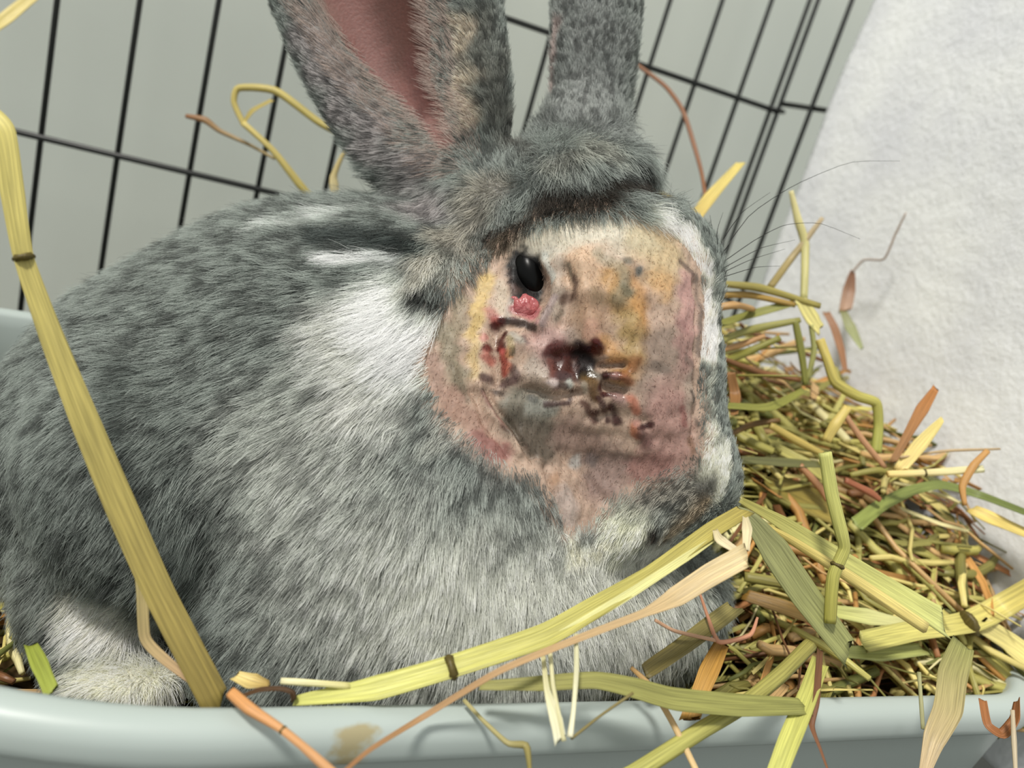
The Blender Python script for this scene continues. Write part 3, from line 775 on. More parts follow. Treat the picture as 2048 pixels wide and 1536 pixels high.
def strands(name, ti, parent, length, root_c, mid_c, tip_c, flowv, lift, rad, clumpsize, clumpf, curl, nseg=4):
    bcs = sample(ti); p0 = bary(V, ti, bcs); n = bary(Nn, ti, bcs); n /= np.linalg.norm(n, axis=1)[:, None]
    f = bary(flowv, ti, bcs); f = f-n*(f*n).sum(1)[:, None]; f += rng.normal(size=f.shape)*curl
    f /= np.linalg.norm(f, axis=1)[:, None]+1e-9
    Ln = length(ti, bcs)*(.65+.6*rng.random(len(ti)))*.001
    lf = lift*(.7+.6*rng.random(len(ti)))
    pts = []
    for s in np.linspace(0, 1, nseg+1):
        up = lf*s*(1-.45*s); al = np.sqrt(np.maximum(s*s-up*up, 0))
        pts.append(p0+(n*up[:, None]+f*al[:, None])*Ln[:, None])
    pts = np.stack(pts, 1)
    # strands gather in small locks
    if clumpf > 0:
        nc = int(max(50, len(ti)*clumpsize)); ci = rng.choice(len(ti), nc, replace=False)
        kdt = KDTree(nc)
        for i, c in enumerate(ci): kdt.insert(p0[c], i)
        kdt.balance()
        near = np.array([kdt.find(Vector(q))[1] for q in p0])
        tgt = pts[ci][near]
        tr = tgt-tgt[:, :1]+p0[:, None]*.35+tgt[:, :1]*.65
        w = (np.linspace(0, 1, nseg+1)**1.5*clumpf)[None, :, None]
        pts = pts*(1-w)+tr*w
        crand = rng.random(nc)[near]
    else:
        crand = rng.random(len(ti))
    cur = bpy.data.hair_curves.new(name)
    cur.add_curves([nseg+1]*len(ti))
    cur.points.foreach_set('position', cam2world(pts.reshape(-1, 3)).astype(np.float32).ravel())
    rr = rad*np.linspace(1, .25, nseg+1)[None]*(.8+.4*rng.random((len(ti), 1)))
    cur.points.foreach_set('radius', rr.astype(np.float32).ravel())
    rc, mc, tcx = root_c(ti, bcs, crand), mid_c(ti, bcs, crand), tip_c(ti, bcs, crand)
    cols = []
    for s in np.linspace(0, 1, nseg+1):
        if s < .55: c = rc+(mc-rc)*(s/.55)
        else: c = mc+(tcx-mc)*((s-.55)/.45)
        cols.append(c)
    cols = np.stack(cols, 1)
    a = cur.attributes.new('hue', 'FLOAT_COLOR', 'POINT')
    a.data.foreach_set('color', np.concatenate([cols, np.ones(cols.shape[:2]+(1,))], -1).astype(np.float32).ravel())
    o = bpy.data.objects.new(name, cur); C.objects.link(o); o.parent = parent
    cur.materials.append(m_hair)
    o['kind'] = 'stuff'
    return o

m_hair, nt, b = mat('coat_hair')
at = node(nt, 'ShaderNodeAttribute'); at.attribute_name = 'hue'
nt.links.new(at.outputs['Color'], b.inputs['Base Color'])
b.inputs['Roughness'].default_value = .55; b.inputs['Specular IOR Level'].default_value = .35
tr = node(nt, 'ShaderNodeBsdfTranslucent'); nt.links.new(at.outputs['Color'], tr.inputs['Color'])
ms = node(nt, 'ShaderNodeMixShader'); ms.inputs[0].default_value = .35
out = nt.nodes['Material Output']
nt.links.new(b.outputs[0], ms.inputs[1]); nt.links.new(tr.outputs[0], ms.inputs[2]); nt.links.new(ms.outputs[0], out.inputs[0])

GAIN = 2.15
def coatc(k, var):
    def g(ti, bcs, cr):
        c = bary(coat, ti, bcs)
        # ticking: some locks are pale-tipped, others dark
        vr = var*np.clip(1.45-2.4*c.mean(1, keepdims=True), .35, 1)
        tick = np.where(cr[:, None] < .34, 1-vr, 1+vr*.4*cr[:, None])
        return np.clip(c*GAIN*k*tick*(.85+.3*rng.random((len(ti), 1))), 0, .95)
    return g
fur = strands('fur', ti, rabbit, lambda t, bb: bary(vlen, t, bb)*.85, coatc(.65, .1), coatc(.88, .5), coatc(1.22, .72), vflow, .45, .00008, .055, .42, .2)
# short stubble over the shaved cheek
tis = rng.choice(nt_, 6000, p=(lambda w: w/w.sum())(area*(bare[tri].mean(1) > .5)*np.clip(tf, 0, 1)))
def stubc(k):
    def g(ti, bcs, cr):
        c = bary(skin, ti, bcs); w = rng.random((len(ti), 1))
        return np.clip(np.where(w < .3, c*.5, c*1.2), 0, .9)*k
    return g
stub = strands('stubble', tis, rabbit, lambda t, bb: np.full(len(t), 1.1), stubc(.9), stubc(1), stubc(1.05), vflow, .5, .00006, .05, 0, .4, 2)
# soft hairs fringing the inside of the near ear
em = (poly_sd(tuv, EARB) > -14) & (poly_sd(tuv, EARB) < 55) & (tf > 0) & (tuv[:, 1] > -40) & (tc_[:, 2] < .34)
if em.any():
    tie = rng.choice(nt_, 5000, p=(lambda w: w/w.sum())(area*em))
    def earc(k):
        return lambda ti, bcs, cr: np.tile(lin((214, 196, 186)), (len(ti), 1))*k*(.8+.3*rng.random((len(ti), 1)))
    strands('ear_fringe', tie, rabbit, lambda t, bb: np.full(len(t), 6.5), earc(.8), earc(.95), earc(1.0), vflow, .25, .00006, .05, .3, .12, 4)

# whiskers of the far brow
m_whisk = plain('whisker_dark', (30, 28, 26), .4)
for pts in ([(1436, 520, .300), (1500, 430, .305), (1590, 370, .312), (1700, 325, .32), (1800, 322, .33)], [(1438, 530, .300), (1510, 480, .304), (1570, 450, .308), (1640, 447, .315), (1720, 478, .32)],
            [(1440, 540, .300), (1520, 497, .304), (1590, 480, .31)], [(1440, 548, .300), (1500, 520, .303), (1570, 498, .308)], [(1432, 505, .300), (1465, 450, .303), (1490, 420, .306), (1540, 385, .31)],
            [(1428, 500, .300), (1436, 455, .302), (1446, 425, .304)], [(1424, 498, .300), (1424, 460, .302), (1420, 430, .303)], [(1440, 556, .300), (1510, 535, .305), (1560, 532, .308)], [(1415, 490, .300), (1410, 455, .302), (1400, 430, .303)]):
    pp = catmull([P(*q) for q in pts], 14)
    v, f = tube(pp, np.linspace(.00016, .00005, 14), 5)
    mesh_obj('whisker', v, f, m_whisk, rabbit)
for pts in ([(895, 585, .272), (925, 570, .268), (945, 562, .266)], [(870, 590, .275), (900, 575, .270)]):
    pass
# ------------------------------------------------------------------ hay and straw
def straw_mat(name, attr=False):
    m, nt, b = mat(name)
    at = node(nt, 'ShaderNodeAttribute'); at.attribute_name = 'hue'
    tc = node(nt, 'ShaderNodeTexCoord')
    ua = node(nt, 'ShaderNodeAttribute'); ua.attribute_name = 'along'
    sp = node(nt, 'ShaderNodeSeparateXYZ'); nt.links.new(ua.outputs['Vector'], sp.inputs[0])
    cb = node(nt, 'ShaderNodeCombineXYZ')
    m1 = node(nt, 'ShaderNodeMath'); m1.operation = 'MULTIPLY'; m1.inputs[1].default_value = 60; nt.links.new(sp.outputs[0], m1.inputs[0])
    m2 = node(nt, 'ShaderNodeMath'); m2.operation = 'MULTIPLY'; m2.inputs[1].default_value = 9.0; nt.links.new(sp.outputs[1], m2.inputs[0])
    nt.links.new(m1.outputs[0], cb.inputs[0]); nt.links.new(m2.outputs[0], cb.inputs[1]); nt.links.new(sp.outputs[2], cb.inputs[2])
    nz = node(nt, 'ShaderNodeTexNoise'); nz.inputs['Scale'].default_value = 1.0; nz.inputs['Detail'].default_value = 3
    nt.links.new(cb.outputs[0], nz.inputs['Vector'])
    mr = node(nt, 'ShaderNodeMapRange'); mr.inputs[1].default_value = .3; mr.inputs[2].default_value = .7; mr.inputs[3].default_value = .68; mr.inputs[4].default_value = 1.2
    nt.links.new(nz.outputs['Fac'], mr.inputs[0])
    sc = node(nt, 'ShaderNodeVectorMath'); sc.operation = 'SCALE'; nt.links.new(at.outputs['Color'], sc.inputs[0]); nt.links.new(mr.outputs[0], sc.inputs['Scale'])
    nt.links.new(sc.outputs[0], b.inputs['Base Color'])
    b.inputs['Roughness'].default_value = .42; b.inputs['Specular IOR Level'].default_value = .4
    bp = node(nt, 'ShaderNodeBump'); bp.inputs['Strength'].default_value = .5; bp.inputs['Distance'].default_value = .0004
    nt.links.new(nz.outputs['Fac'], bp.inputs['Height']); nt.links.new(bp.outputs['Normal'], b.inputs['Normal'])
    tr = node(nt, 'ShaderNodeBsdfTranslucent'); nt.links.new(sc.outputs[0], tr.inputs['Color'])
    ms = node(nt, 'ShaderNodeMixShader'); ms.inputs[0].default_value = .22
    nt.links.new(b.outputs[0], ms.inputs[1]); nt.links.new(tr.outputs[0], ms.inputs[2]); nt.links.new(ms.outputs[0], nt.nodes['Material Output'].inputs[0])
    return m
m_straw = straw_mat('dry_straw')

def blade_geo(path, width, kind, roll=0.0, flatn=None, jag=0):
    """cross sections: 'stem' is a round hollow stalk, 'blade' a folded leaf with thickness"""
    path = np.asarray(path, float); n = len(path)
    T = np.gradient(path, axis=0); T /= np.linalg.norm(T, axis=1)[:, None]+1e-12
    ref = np.array([0, 0, 1.0]) if flatn is None else flatn
    vs = []; al = []
    Ls = np.concatenate([[0], np.cumsum(np.linalg.norm(np.diff(path, axis=0), axis=1))])
    if kind == 'stem': sec = [(math.cos(2*math.pi*k/10), math.sin(2*math.pi*k/10)*.8) for k in range(10)]
    elif kind == 'thin': sec = [(math.cos(2*math.pi*k/5), math.sin(2*math.pi*k/5)) for k in range(5)]
    else:
        fo = .30
        sec = [(-1, fo*.9), (-.55, fo*.25), (0, -fo*.15), (.55, fo*.30), (1, fo), (1, fo-.10), (.55, fo*.30-.14), (0, -fo*.15-.14), (-.55, fo*.25-.14), (-1, fo*.9-.10)]
    ns = len(sec)
    for i in range(n):
        S = np.cross(T[i], ref); nn = np.linalg.norm(S)
        S = S/nn if nn > 1e-6 else np.array([1.0, 0, 0])
        U = np.cross(S, T[i])
        r_ = roll*(i/(n-1))
        S2 = S*math.cos(r_)+U*math.sin(r_); U2 = -S*math.sin(r_)+U*math.cos(r_)
        for k, (a, c) in enumerate(sec):
            e_ = (a*.5+.25*math.sin(k*2.3+n)) if kind == 'blade' else .12*math.sin(k*2.1)
            sh = T[i]*(e_*width[i]*(.6 if i == n-1 else -.4 if i == 0 else 0))
            vs.append(path[i]+(S2*a+U2*c)*width[i]*.5+sh)
            al.append((Ls[i], a if kind == 'blade' else a*.6, 0))
    fs = [(i*ns+k, i*ns+(k+1) % ns, (i+1)*ns+(k+1) % ns, (i+1)*ns+k) for i in range(n-1) for k in range(ns)]
    fs.append(tuple(range(ns))[::-1]); fs.append(tuple((n-1)*ns+k for k in range(ns)))
    return vs, fs, al

def finish(name, vs, fs, al, cols, parent=None, seed=0.0):
    me_ = bpy.data.meshes.new(name); me_.from_pydata([tuple(map(float, q)) for q in vs], [], fs)
    a = me_.color_attributes.new('hue', 'FLOAT_COLOR', 'POINT')
    a.data.foreach_set('color', np.hstack([np.asarray(cols), np.ones((len(vs), 1))]).astype(np.float32).ravel())
    b_ = me_.attributes.new('along', 'FLOAT_VECTOR', 'POINT')
    al = np.asarray(al, float); 
    if np.isscalar(seed): al[:, 2] = seed
    b_.data.foreach_set('vector', al.astype(np.float32).ravel())
    me_.materials.append(m_straw); me_.shade_smooth()
    o = bpy.data.objects.new(name, me_); C.objects.link(o)
    if parent is not None: o.parent = parent
    return o

YG, YE, PALE, TAN, BRN, ORG, OLV, GRN, AMB, DRK = (196, 190, 104), (222, 202, 122), (244, 236, 196), (214, 188, 148), (150, 104, 72), (212, 150, 92), (142, 134, 78), (160, 166, 96), (190, 142, 62), (70, 54, 30)
GREYG = (146, 146, 104)
scount = 0
def straw(name, label, pts, w, kind='stem', col=YG, col2=None, nodes=(), roll=0.0, lift=.005, n=None, group=None):
    """pts: (u, v) laid on the hay surface or (u, v, depth) where it stands free; w in px; one stalk is one thing"""
    global scount; scount += 1
    p3 = []; dep = []
    for q in pts:
        if len(q) == 3 and q[2] == 'r': p_ = on_z(q[0], q[1], RIM+.0030+(.0006*scount % .002))
        else: p_ = P(*q) if len(q) == 3 else hay_point(q[0], q[1], lift)
        p3.append(p_); dep.append(float((W.T @ (p_-CAM))[2]))
    n = n or max(10, 6*len(pts))
    path = catmull(p3, n)
    if len(pts) > 1 and len(pts[0]) == 2:
        pass
    dd = np.interp(np.linspace(0, 1, n), np.linspace(0, 1, len(dep)), dep)
    ws = np.interp(np.linspace(0, 1, n), np.linspace(0, 1, len(w)), w)/F*dd if hasattr(w, '__len__') else w/F*dd
    ws = ws*(1+.05*np.sin(np.linspace(0, 9, n)+scount))
    mid = path[n//2]; vn = CAM-mid; vn /= np.linalg.norm(vn)
    fl = (vn*.75+np.array([-.2, -.1, .65])); fl /= np.linalg.norm(fl)
    vs, fs, al = blade_geo(path, ws, kind, roll, fl)
    s = np.linspace(0, 1, n); c1 = lin(col); c2 = lin(col2 if col2 is not None else col)
    cc = np.repeat(c1[None]*(1-s[:, None])+c2[None]*s[:, None], len(vs)//n, 0)
    o = finish(name, vs, fs, al, cc, seed=scount*1.7)
    o.data.name = name
    tag(o, label, 'straw', group or 'loose stalks and leaves of hay')
    for nd in nodes:                           # swollen joint of the stalk
        i = int(np.clip(nd*(n-1), 1, n-2)); T_ = path[i+1]-path[i-1]; T_ /= np.linalg.norm(T_)
        r_ = ws[i]*.5
        pp = [path[i]+T_*k for k in np.linspace(-.9, .9, 7)*r_*.35]
        v2, f2, a2 = blade_geo(np.array(pp), np.array([1.0, 1.10, 1.17, 1.2, 1.17, 1.10, 1.0])*ws[i], 'stem', 0, fl)
        ncol = np.array([lin((96, 84, 40))]*len(v2))
        finish('stalk_joint', v2, f2, a2, ncol, o)
    return o

# --- stalks standing free of the heap
straw('hay_stalk', 'long thick yellow stalk leaning across the rabbit\'s flank down to the tray rim', [(-40, 215, .222), (5, 262, .222), (26, 390, .222), (48, 517, .222), (100, 665, .222), (165, 830, .222), (240, 1010, .222), (320, 1190, .221), (435, 1412, .219)], [40, 44, 44, 38, 46, 52, 56, 56, 60], 'blade', (226, 214, 130), (150, 132, 70), nodes=(.375,), n=60)
straw('hay_stalk', 'thin tan strand hanging along the lower half of the long leaning stalk', [(205, 920, .226), (262, 1050, .226), (284, 1170, .226), (290, 1275, .226), (330, 1320, .226), (398, 1372, .226)], [8, 20, 24, 20, 20, 16], 'blade', (206, 200, 130), (200, 166, 130), n=34)
straw('straw_piece', 'short yellow straw crossing the upper left corner of the pen', [(-40, 75, .448), (10, 40, .452), (75, -14, .462)], 26, 'blade', (224, 206, 130), n=12)
straw('hay_stalk', 'thick yellow-green stalk lying below the chin, jointed near its low end', [(590, 1402, .222), (750, 1378, .222), (915, 1331, .226), (1090, 1272, .232), (1190, 1216, .238), (1300, 1150, .246), (1420, 1064, .256), (1490, 1022, .262)], [20, 52, 46, 46, 44, 36, 36, 30], 'blade', (214, 214, 122), (176, 160, 84), nodes=(.285,), n=60)
straw('straw_piece', 'pale split strip running close under the thick jointed stalk', [(1060, 1296, .231), (1150, 1254, .234), (1260, 1188, .241), (1380, 1110, .250), (1440, 1070, .256)], [6, 18, 20, 18, 8], 'blade', (238, 236, 168), (214, 208, 140), n=26)
straw('straw_piece', 'short cream straw end lying flat on the rim below the belly', [(562, 1362, .222), (640, 1367, .222), (700, 1372, .223)], 14, 'stem', (246, 240, 196), (220, 212, 140), n=10)
straw('hay_leaf', 'broad grey-green leaf bending down from the bent stalk under the nose', [(1470, 1020, .268), (1500, 1040, .270), (1545, 1100, .272), (1610, 1195, .274), (1695, 1305, .276)], [16, 34, 66, 58, 50], 'blade', GREYG, (166, 168, 108), n=34)
straw('hay_leaf', 'pale tan leaf narrowing into a long brown thread that crosses the rim', [(1492, 1112, .242), (1420, 1152, .240), (1350, 1196, .237), (1290, 1226, .233), (1150, 1280, .226), (1000, 1342, .217), (850, 1432, 'r'), (740, 1500, 'r'), (670, 1560, 'r')], [44, 46, 42, 18, 15, 13, 12, 10, 9], 'blade', (222, 202, 154), (176, 126, 84), n=60)
for i, q in enumerate([[(1492, 1100, .245), (1494, 1060, .250), (1490, 1030, .262)], [(1478, 1105, .244), (1440, 1080, .247), (1430, 1060, .255)]]):
    straw('straw_piece', ['cream peeled strip hanging from the bend of the stalk under the nose', 'narrow tan peeled strip beside the cream one under the nose'][i], q, [14, 20, 10], 'blade', (232, 218, 178), n=12)
straw('hay_stalk', 'long yellow-green split stalk running down right from the nose to a cut end', [(1480, 1000, .288), (1560, 1045, .290), (1690, 1125, .292), (1790, 1185, .294), (1885, 1245, .296)], [14, 30, 40, 44, 50], 'blade', (170, 162, 88), (214, 216, 138), n=36)
straw('hay_stalk', 'straight yellow straw lying just below the long split stalk', [(1500, 1032, .284), (1590, 1085, .286), (1690, 1148, .288), (1850, 1255, .291)], [8, 18, 26, 24], 'stem', (196, 176, 96), (238, 220, 140), n=30)
straw('hay_stalk', 'upright green-yellow stalk with a dark joint standing over the split stalk', [(1650, 905, .276), (1664, 990, .276), (1684, 1070, .275), (1688, 1100, .275), (1666, 1155, .274), (1660, 1245, .274)], [26, 26, 28, 24, 24, 24], 'stem', (206, 206, 124), (176, 170, 84), nodes=(.74,), n=40)
straw('hay_stalk', 'broad jointed straw lying towards the tray\'s right end', [(1700, 1340), (1800, 1316), (1912, 1296), (1980, 1262), (2080, 1205)], [44, 44, 48, 46, 48], 'blade', (206, 200, 116), (228, 212, 128), nodes=(.50,), lift=.012, n=40)
straw('hay_stalk', 'yellow-green grooved stalk hanging over the rim with its foot cut by the picture edge', [(1640, 1325, .262), (1612, 1400, .250), (1575, 1490, .238), (1545, 1570, .230)], [34, 40, 40, 42], 'blade', (190, 188, 100), (206, 206, 116), n=26)
straw('hay_stalk', 'green-yellow jointed stalk slanting out over the front rim', [(1620, 1290, .268), (1560, 1350, .256), (1484, 1412, .245), (1400, 1462, .238), (1270, 1545, .228), (1200, 1580, .224)], [30, 34, 32, 34, 38, 40], 'stem', (156, 148, 78), (196, 194, 110), nodes=(.40,), n=44)
straw('hay_leaf', 'amber folded leaf pointing down onto the rim', [(1445, 1285, .262), (1415, 1350, .252), (1380, 1438, .243)], [30, 38, 36], 'blade', (166, 122, 52), (212, 164, 84), n=18)
straw('straw_piece', 'wavy rust-brown strand dangling over the rim', [(1640, 1300, .264), (1632, 1400, .250), (1622, 1450, .246), (1640, 1500, .240), (1662, 1560, .235)], [12, 14, 16, 12, 12], 'blade', (110, 76, 50), (158, 104, 70), roll=1.2, n=24)
straw('straw_piece', 'thin tan straw slanting over the rim beside the amber leaf', [(1262, 1335, .243), (1300, 1372, .241), (1345, 1445, .237), (1402, 1560, .230)], [8, 13, 13, 12], 'stem', (190, 150, 92), (236, 206, 152), n=24)
straw('hay_leaf', 'hanging green leaf with a tapering tip over the rim near the right', [(1925, 1290, .285), (1905, 1350, .275), (1895, 1420, .266), (1868, 1480, .260), (1842, 1570, .254)], [40, 56, 56, 40, 14], 'blade', (150, 150, 88), (206, 180, 140), n=28)
straw('straw_piece', 'thin grey-green strand beside the hanging green leaf', [(1838, 1345, .272), (1842, 1400, .266), (1846, 1458, .262)], 8, 'stem', (168, 166, 120), n=10)
straw('straw_piece', 'long white bent straw looped over the rim, its left arm', [(1086, 1310, .226), (1094, 1380, .221), (1112, 1440, .217), (1120, 1480, .215)], [9, 12, 26, 26], 'blade', (214, 206, 150), (246, 244, 214), n=18)
straw('straw_piece', 'long white bent straw looped over the rim, its middle arm', [(1100, 1300, .227), (1106, 1370, .222), (1120, 1440, .217), (1128, 1482, .215)], [9, 9, 9, 10], 'stem', (226, 220, 172), n=16)
straw('straw_piece', 'white straw standing right of the looped ones, held by the stalk above', [(1152, 1268, .228), (1153, 1340, .223), (1147, 1420, .218), (1140, 1474, .215)], [9, 10, 10, 12], 'stem', (226, 222, 176), (248, 244, 214), n=18)
straw('straw_piece', 'fine olive twig running up from the foot of the white straws', [(1142, 1478, .2155), (1200, 1432, .218), (1266, 1386, .222)], 6, 'thin', (150, 136, 84), n=10)
straw('straw_piece', 'orange jointed straw crossing the rim towards the bottom edge', [(462, 1385, 'r'), (500, 1418, 'r'), (560, 1456, 'r'), (605, 1492, 'r'), (672, 1552, 'r')], [22, 26, 18, 16, 22], 'stem', (222, 160, 98), (214, 164, 116), nodes=(.55,), n=40)
straw('straw_piece', 'pale green twig with a knot lying over the rim below the belly', [(928, 1400, 'r'), (965, 1440, 'r'), (1015, 1486, 'r'), (1052, 1492, 'r'), (1060, 1545, 'r')], [8, 9, 12, 16, 8], 'stem', (196, 186, 132), (150, 138, 80), n=20)
straw('straw_piece', 'crumpled pale yellow flake at the belly\'s foot beside the leaning stalk', [(470, 1352, .224), (505, 1366, .223), (540, 1372, .223)], [20, 42, 30], 'blade', (236, 214, 140), (180, 150, 88), roll=.9, n=12)
straw('straw_piece', 'dark curled strand hooked over the inner rim', [(485, 1392, .220), (520, 1380, .220), (560, 1378, .220), (584, 1386, .220), (586, 1402, .2195)], [7, 11, 12, 16, 14], 'blade', (96, 66, 34), (70, 48, 28), roll=.8, n=22)
straw('hay_leaf', 'short green blade in the shadow at the tray\'s left corner', [(62, 1290, .232), (82, 1335, .226), (104, 1385, .220)], [24, 32, 28], 'blade', (150, 160, 62), (170, 180, 80), n=12)
straw('hay_leaf', 'long olive leaf lying flat along the inner front rim', [(960, 1372, .224), (1080, 1368, .226), (1190, 1362, .229), (1270, 1378, .231), (1350, 1400, .234), (1480, 1412, .240), (1610, 1414, .248)], [18, 30, 34, 44, 48, 44, 30], 'blade', (160, 156, 92), (150, 150, 84), n=48)
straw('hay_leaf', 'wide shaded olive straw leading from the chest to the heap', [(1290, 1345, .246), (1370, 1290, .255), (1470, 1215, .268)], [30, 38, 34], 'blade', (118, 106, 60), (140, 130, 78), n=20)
# --- behind the rabbit
straw('hay_stalk', 'long yellow stalk with a bent head rising behind the back towards the ear', [(900, 640, .42), (880, 450, .43), (810, 372, .44), (760, 318, .44), (720, 288, .44), (640, 246, .44), (552, 182, .44), (478, 176, .44), (468, 205, .44), (488, 250, .44)], [14, 14, 14, 14, 15, 15, 16, 14, 12, 12], 'stem', (168, 154, 76), (212, 194, 116), n=50)
straw('hay_stalk', 'slanting yellow-green stalk behind the back ending in a pale node', [(760, 640, .42), (650, 430, .44), (600, 370, .44), (545, 300, .44), (486, 246, .44)], [16, 16, 16, 13, 14], 'stem', (160, 146, 66), (214, 196, 120), n=26)
straw('straw_piece', 'curved yellow sliver inside the bent straw head', [(485, 250, .44), (505, 222, .44), (545, 200, .44)], [7, 10, 8], 'blade', (200, 182, 108), n=12)
straw('straw_piece', 'thin straw with a brown seed head in front of the third wire', [(550, 318, .45), (500, 290, .45), (440, 262, .45), (410, 240, .45), (372, 232, .45)], [6, 7, 10, 16, 8], 'stem', (176, 158, 110), (150, 104, 68), n=24)
straw('straw_piece', 'short straw with a white tip standing behind the back', [(672, 400, .43), (668, 370, .43), (668, 350, .43), (690, 305, .43), (742, 296, .43)], [14, 18, 14, 8, 8], 'stem', (240, 226, 178), (190, 168, 96), n=24)
straw('straw_piece', 'yellow straw beside the ear root standing against a wire', [(776, 425, .42), (790, 390, .42), (805, 352, .42)], 16, 'stem', (190, 178, 116), n=10)
# --- behind the head, right side
straw('straw_piece', 'long thin brown strand hanging down the pen behind the right ear', [(1272, 128, .50), (1330, 172, .49), (1365, 220, .48), (1388, 290, .47), (1404, 350, .46), (1410, 415, .44), (1370, 500, .41), (1330, 620, .39)], [8, 9, 10, 10, 8, 8, 8, 8], 'stem', (150, 104, 74), n=34)
straw('hay_leaf', 'bright yellow straw blade pointing up right behind the forehead', [(1290, 640, .385), (1335, 530, .40), (1380, 452, .42), (1420, 396, .43), (1482, 326, .44)], [16, 18, 22, 26, 16], 'blade', (196, 158, 84), (232, 214, 128), n=16)
straw('straw_piece', 'olive straw lying level behind the tuft of the forehead', [(1290, 378, .43), (1305, 382, .43), (1350, 405, .43), (1395, 440, .42), (1400, 520, .40), (1390, 620, .39)], [12, 16, 18, 20, 16, 16], 'stem', (156, 140, 78), n=12)
straw('hay_stalk', 'pale yellow upright straw with a ragged cut top against the pen wires', [(1582, 382, .41), (1596, 440, .41), (1610, 490, .41), (1608, 600, .40)], [10, 16, 18, 14], 'stem', (226, 216, 160), (200, 194, 128), n=24)
straw('straw_piece', 'slanting straw crossing the pale upright one before the towel edge', [(1645, 436, .41), (1610, 482, .41), (1580, 520, .41), (1540, 575, .40)], [9, 12, 16, 14], 'stem', (206, 186, 150), (160, 142, 84), n=22)
straw('hay_leaf', 'narrow brown seed husk standing up against the white towel', [(1705, 542, .475), (1698, 580, .474), (1690, 622, .470)], [8, 26, 22], 'blade', (140, 98, 74), (176, 140, 112), n=14)
straw('straw_piece', 'hair-thin beige tendril zigzagging up the towel from the brown husk', [(1704, 545, .475), (1728, 520, .470), (1768, 518, .456), (1790, 470, .450), (1812, 425, .444)], [5, 5, 5, 5, 4], 'thin', (206, 190, 178), n=24)
straw('hay_leaf', 'small grey-green leaf tip below the brown husk', [(1686, 622, .468), (1700, 655, .463), (1724, 698, .452)], [12, 22, 8], 'blade', (140, 140, 92), (172, 178, 130), n=12)
straw('straw_piece', 'reddish brown strip left of the small grey-green leaf', [(1652, 625, .46), (1668, 655, .455), (1682, 700, .445), (1690, 740, .43)], [14, 16, 14, 10], 'blade', (160, 116, 84), n=14)
straw('hay_stalk', 'zigzag yellow stalk folding over before the towel', [(1640, 680, .375), (1655, 720, .372), (1672, 765, .37), (1715, 792, .37), (1752, 806, .37), (1757, 850, .37), (1752, 905, .368)], [20, 20, 22, 22, 22, 20, 22], 'stem', (206, 186, 104), (176, 178, 92), n=44)
straw('straw_piece', 'orange-brown straw sticking up across the towel', [(1872, 776, .36), (1845, 818, .36), (1815, 870, .36), (1785, 925, .36)], [14, 24, 18, 12], 'blade', (196, 130, 66), (180, 140, 100), n=18)
straw('straw_piece', 'bright yellow straw slanting just below the orange-brown one', [(1885, 838, .352), (1840, 890, .352), (1800, 938, .352)], [10, 30, 22], 'blade', (240, 222, 138), (246, 224, 150), n=16)
straw('hay_stalk', 'level cream straw lying in front of the towel foot', [(1775, 948, .35), (1860, 945, .35), (1965, 938, .352)], [14, 16, 16], 'stem', (240, 214, 138), (240, 236, 190), nodes=(.45,), n=22)
straw('straw_piece', 'thin level tan straw above the cream one', [(1800, 915, .352), (1890, 902, .355), (2000, 898, .357)], [5, 6, 5], 'thin', (206, 180, 140), n=12)
straw('straw_piece', 'orange straw bent down at the right edge of the heap', [(1975, 902, .352), (1948, 930, .35), (1925, 972, .348), (1930, 1010, .345)], [12, 16, 14, 10], 'stem', (206, 156, 92), n=16)
straw('straw_piece', 'yellow straw chunk leaning left of the zigzag stalk', [(1695, 815, .352), (1670, 850, .35), (1652, 882, .35)], [18, 22, 20], 'stem', (222, 200, 116), n=10)
straw('hay_leaf', 'curved green leaf arching over the heap before the towel', [(1690, 1100), (1740, 1060), (1800, 1030), (1860, 1018), (1940, 1040), (2070, 1095)], [34, 26, 22, 20, 18, 14], 'blade', (150, 160, 84), (120, 132, 76), lift=.012, n=40)
straw('hay_leaf', 'thick crumpled yellow leaf near the right edge of the heap', [(1920, 1062), (1975, 1090), (2065, 1132)], [22, 34, 30], 'blade', (232, 206, 118), (236, 216, 132), lift=.011, roll=.5, n=16)
straw('hay_leaf', 'pale yellow broad straw sliding off the rim at the right edge', [(1935, 1300), (1990, 1335), (2070, 1398)], [38, 46, 44], 'blade', (220, 208, 138), (240, 226, 146), lift=.012, n=18)
straw('hay_stalk', 'wide olive-gold blade beneath the upright jointed stalk', [(1520, 985), (1590, 1020), (1680, 1065)], [40, 60, 44], 'blade', (128, 116, 54), (170, 150, 76), lift=.006, n=18)
straw('hay_leaf', 'short wide green-yellow blade lying left of the broad jointed straw', [(1660, 1350), (1730, 1352), (1825, 1342)], [24, 36, 28], 'blade', (176, 180, 108), lift=.010, n=14)
straw('straw_piece', 'pale shredded straw under the cut end of the split stalk', [(1640, 1262), (1720, 1275), (1818, 1288)], [28, 34, 10], 'blade', (196, 198, 116), (236, 232, 172), lift=.009, n=14)
straw('hay_stalk', 'golden straw running left to right under the broad jointed one', [(1470, 1235), (1560, 1265), (1660, 1305)], [26, 30, 28], 'blade', (140, 106, 46), (196, 160, 96), lift=.010, n=16)
straw('hay_stalk', 'olive straw crossing between the two bent stalks', [(1470, 1198), (1550, 1212), (1630, 1232)], [22, 22, 22], 'stem', (150, 142, 76), lift=.010, n=14)
straw('straw_piece', 'pinkish forked twig at the heap\'s left shadow', [(1400, 1188, .262), (1418, 1240, .260), (1438, 1284, .258), (1500, 1270, .262), (1515, 1235, .266)], [5, 7, 11, 9, 5], 'stem', (206, 148, 116), n=24)
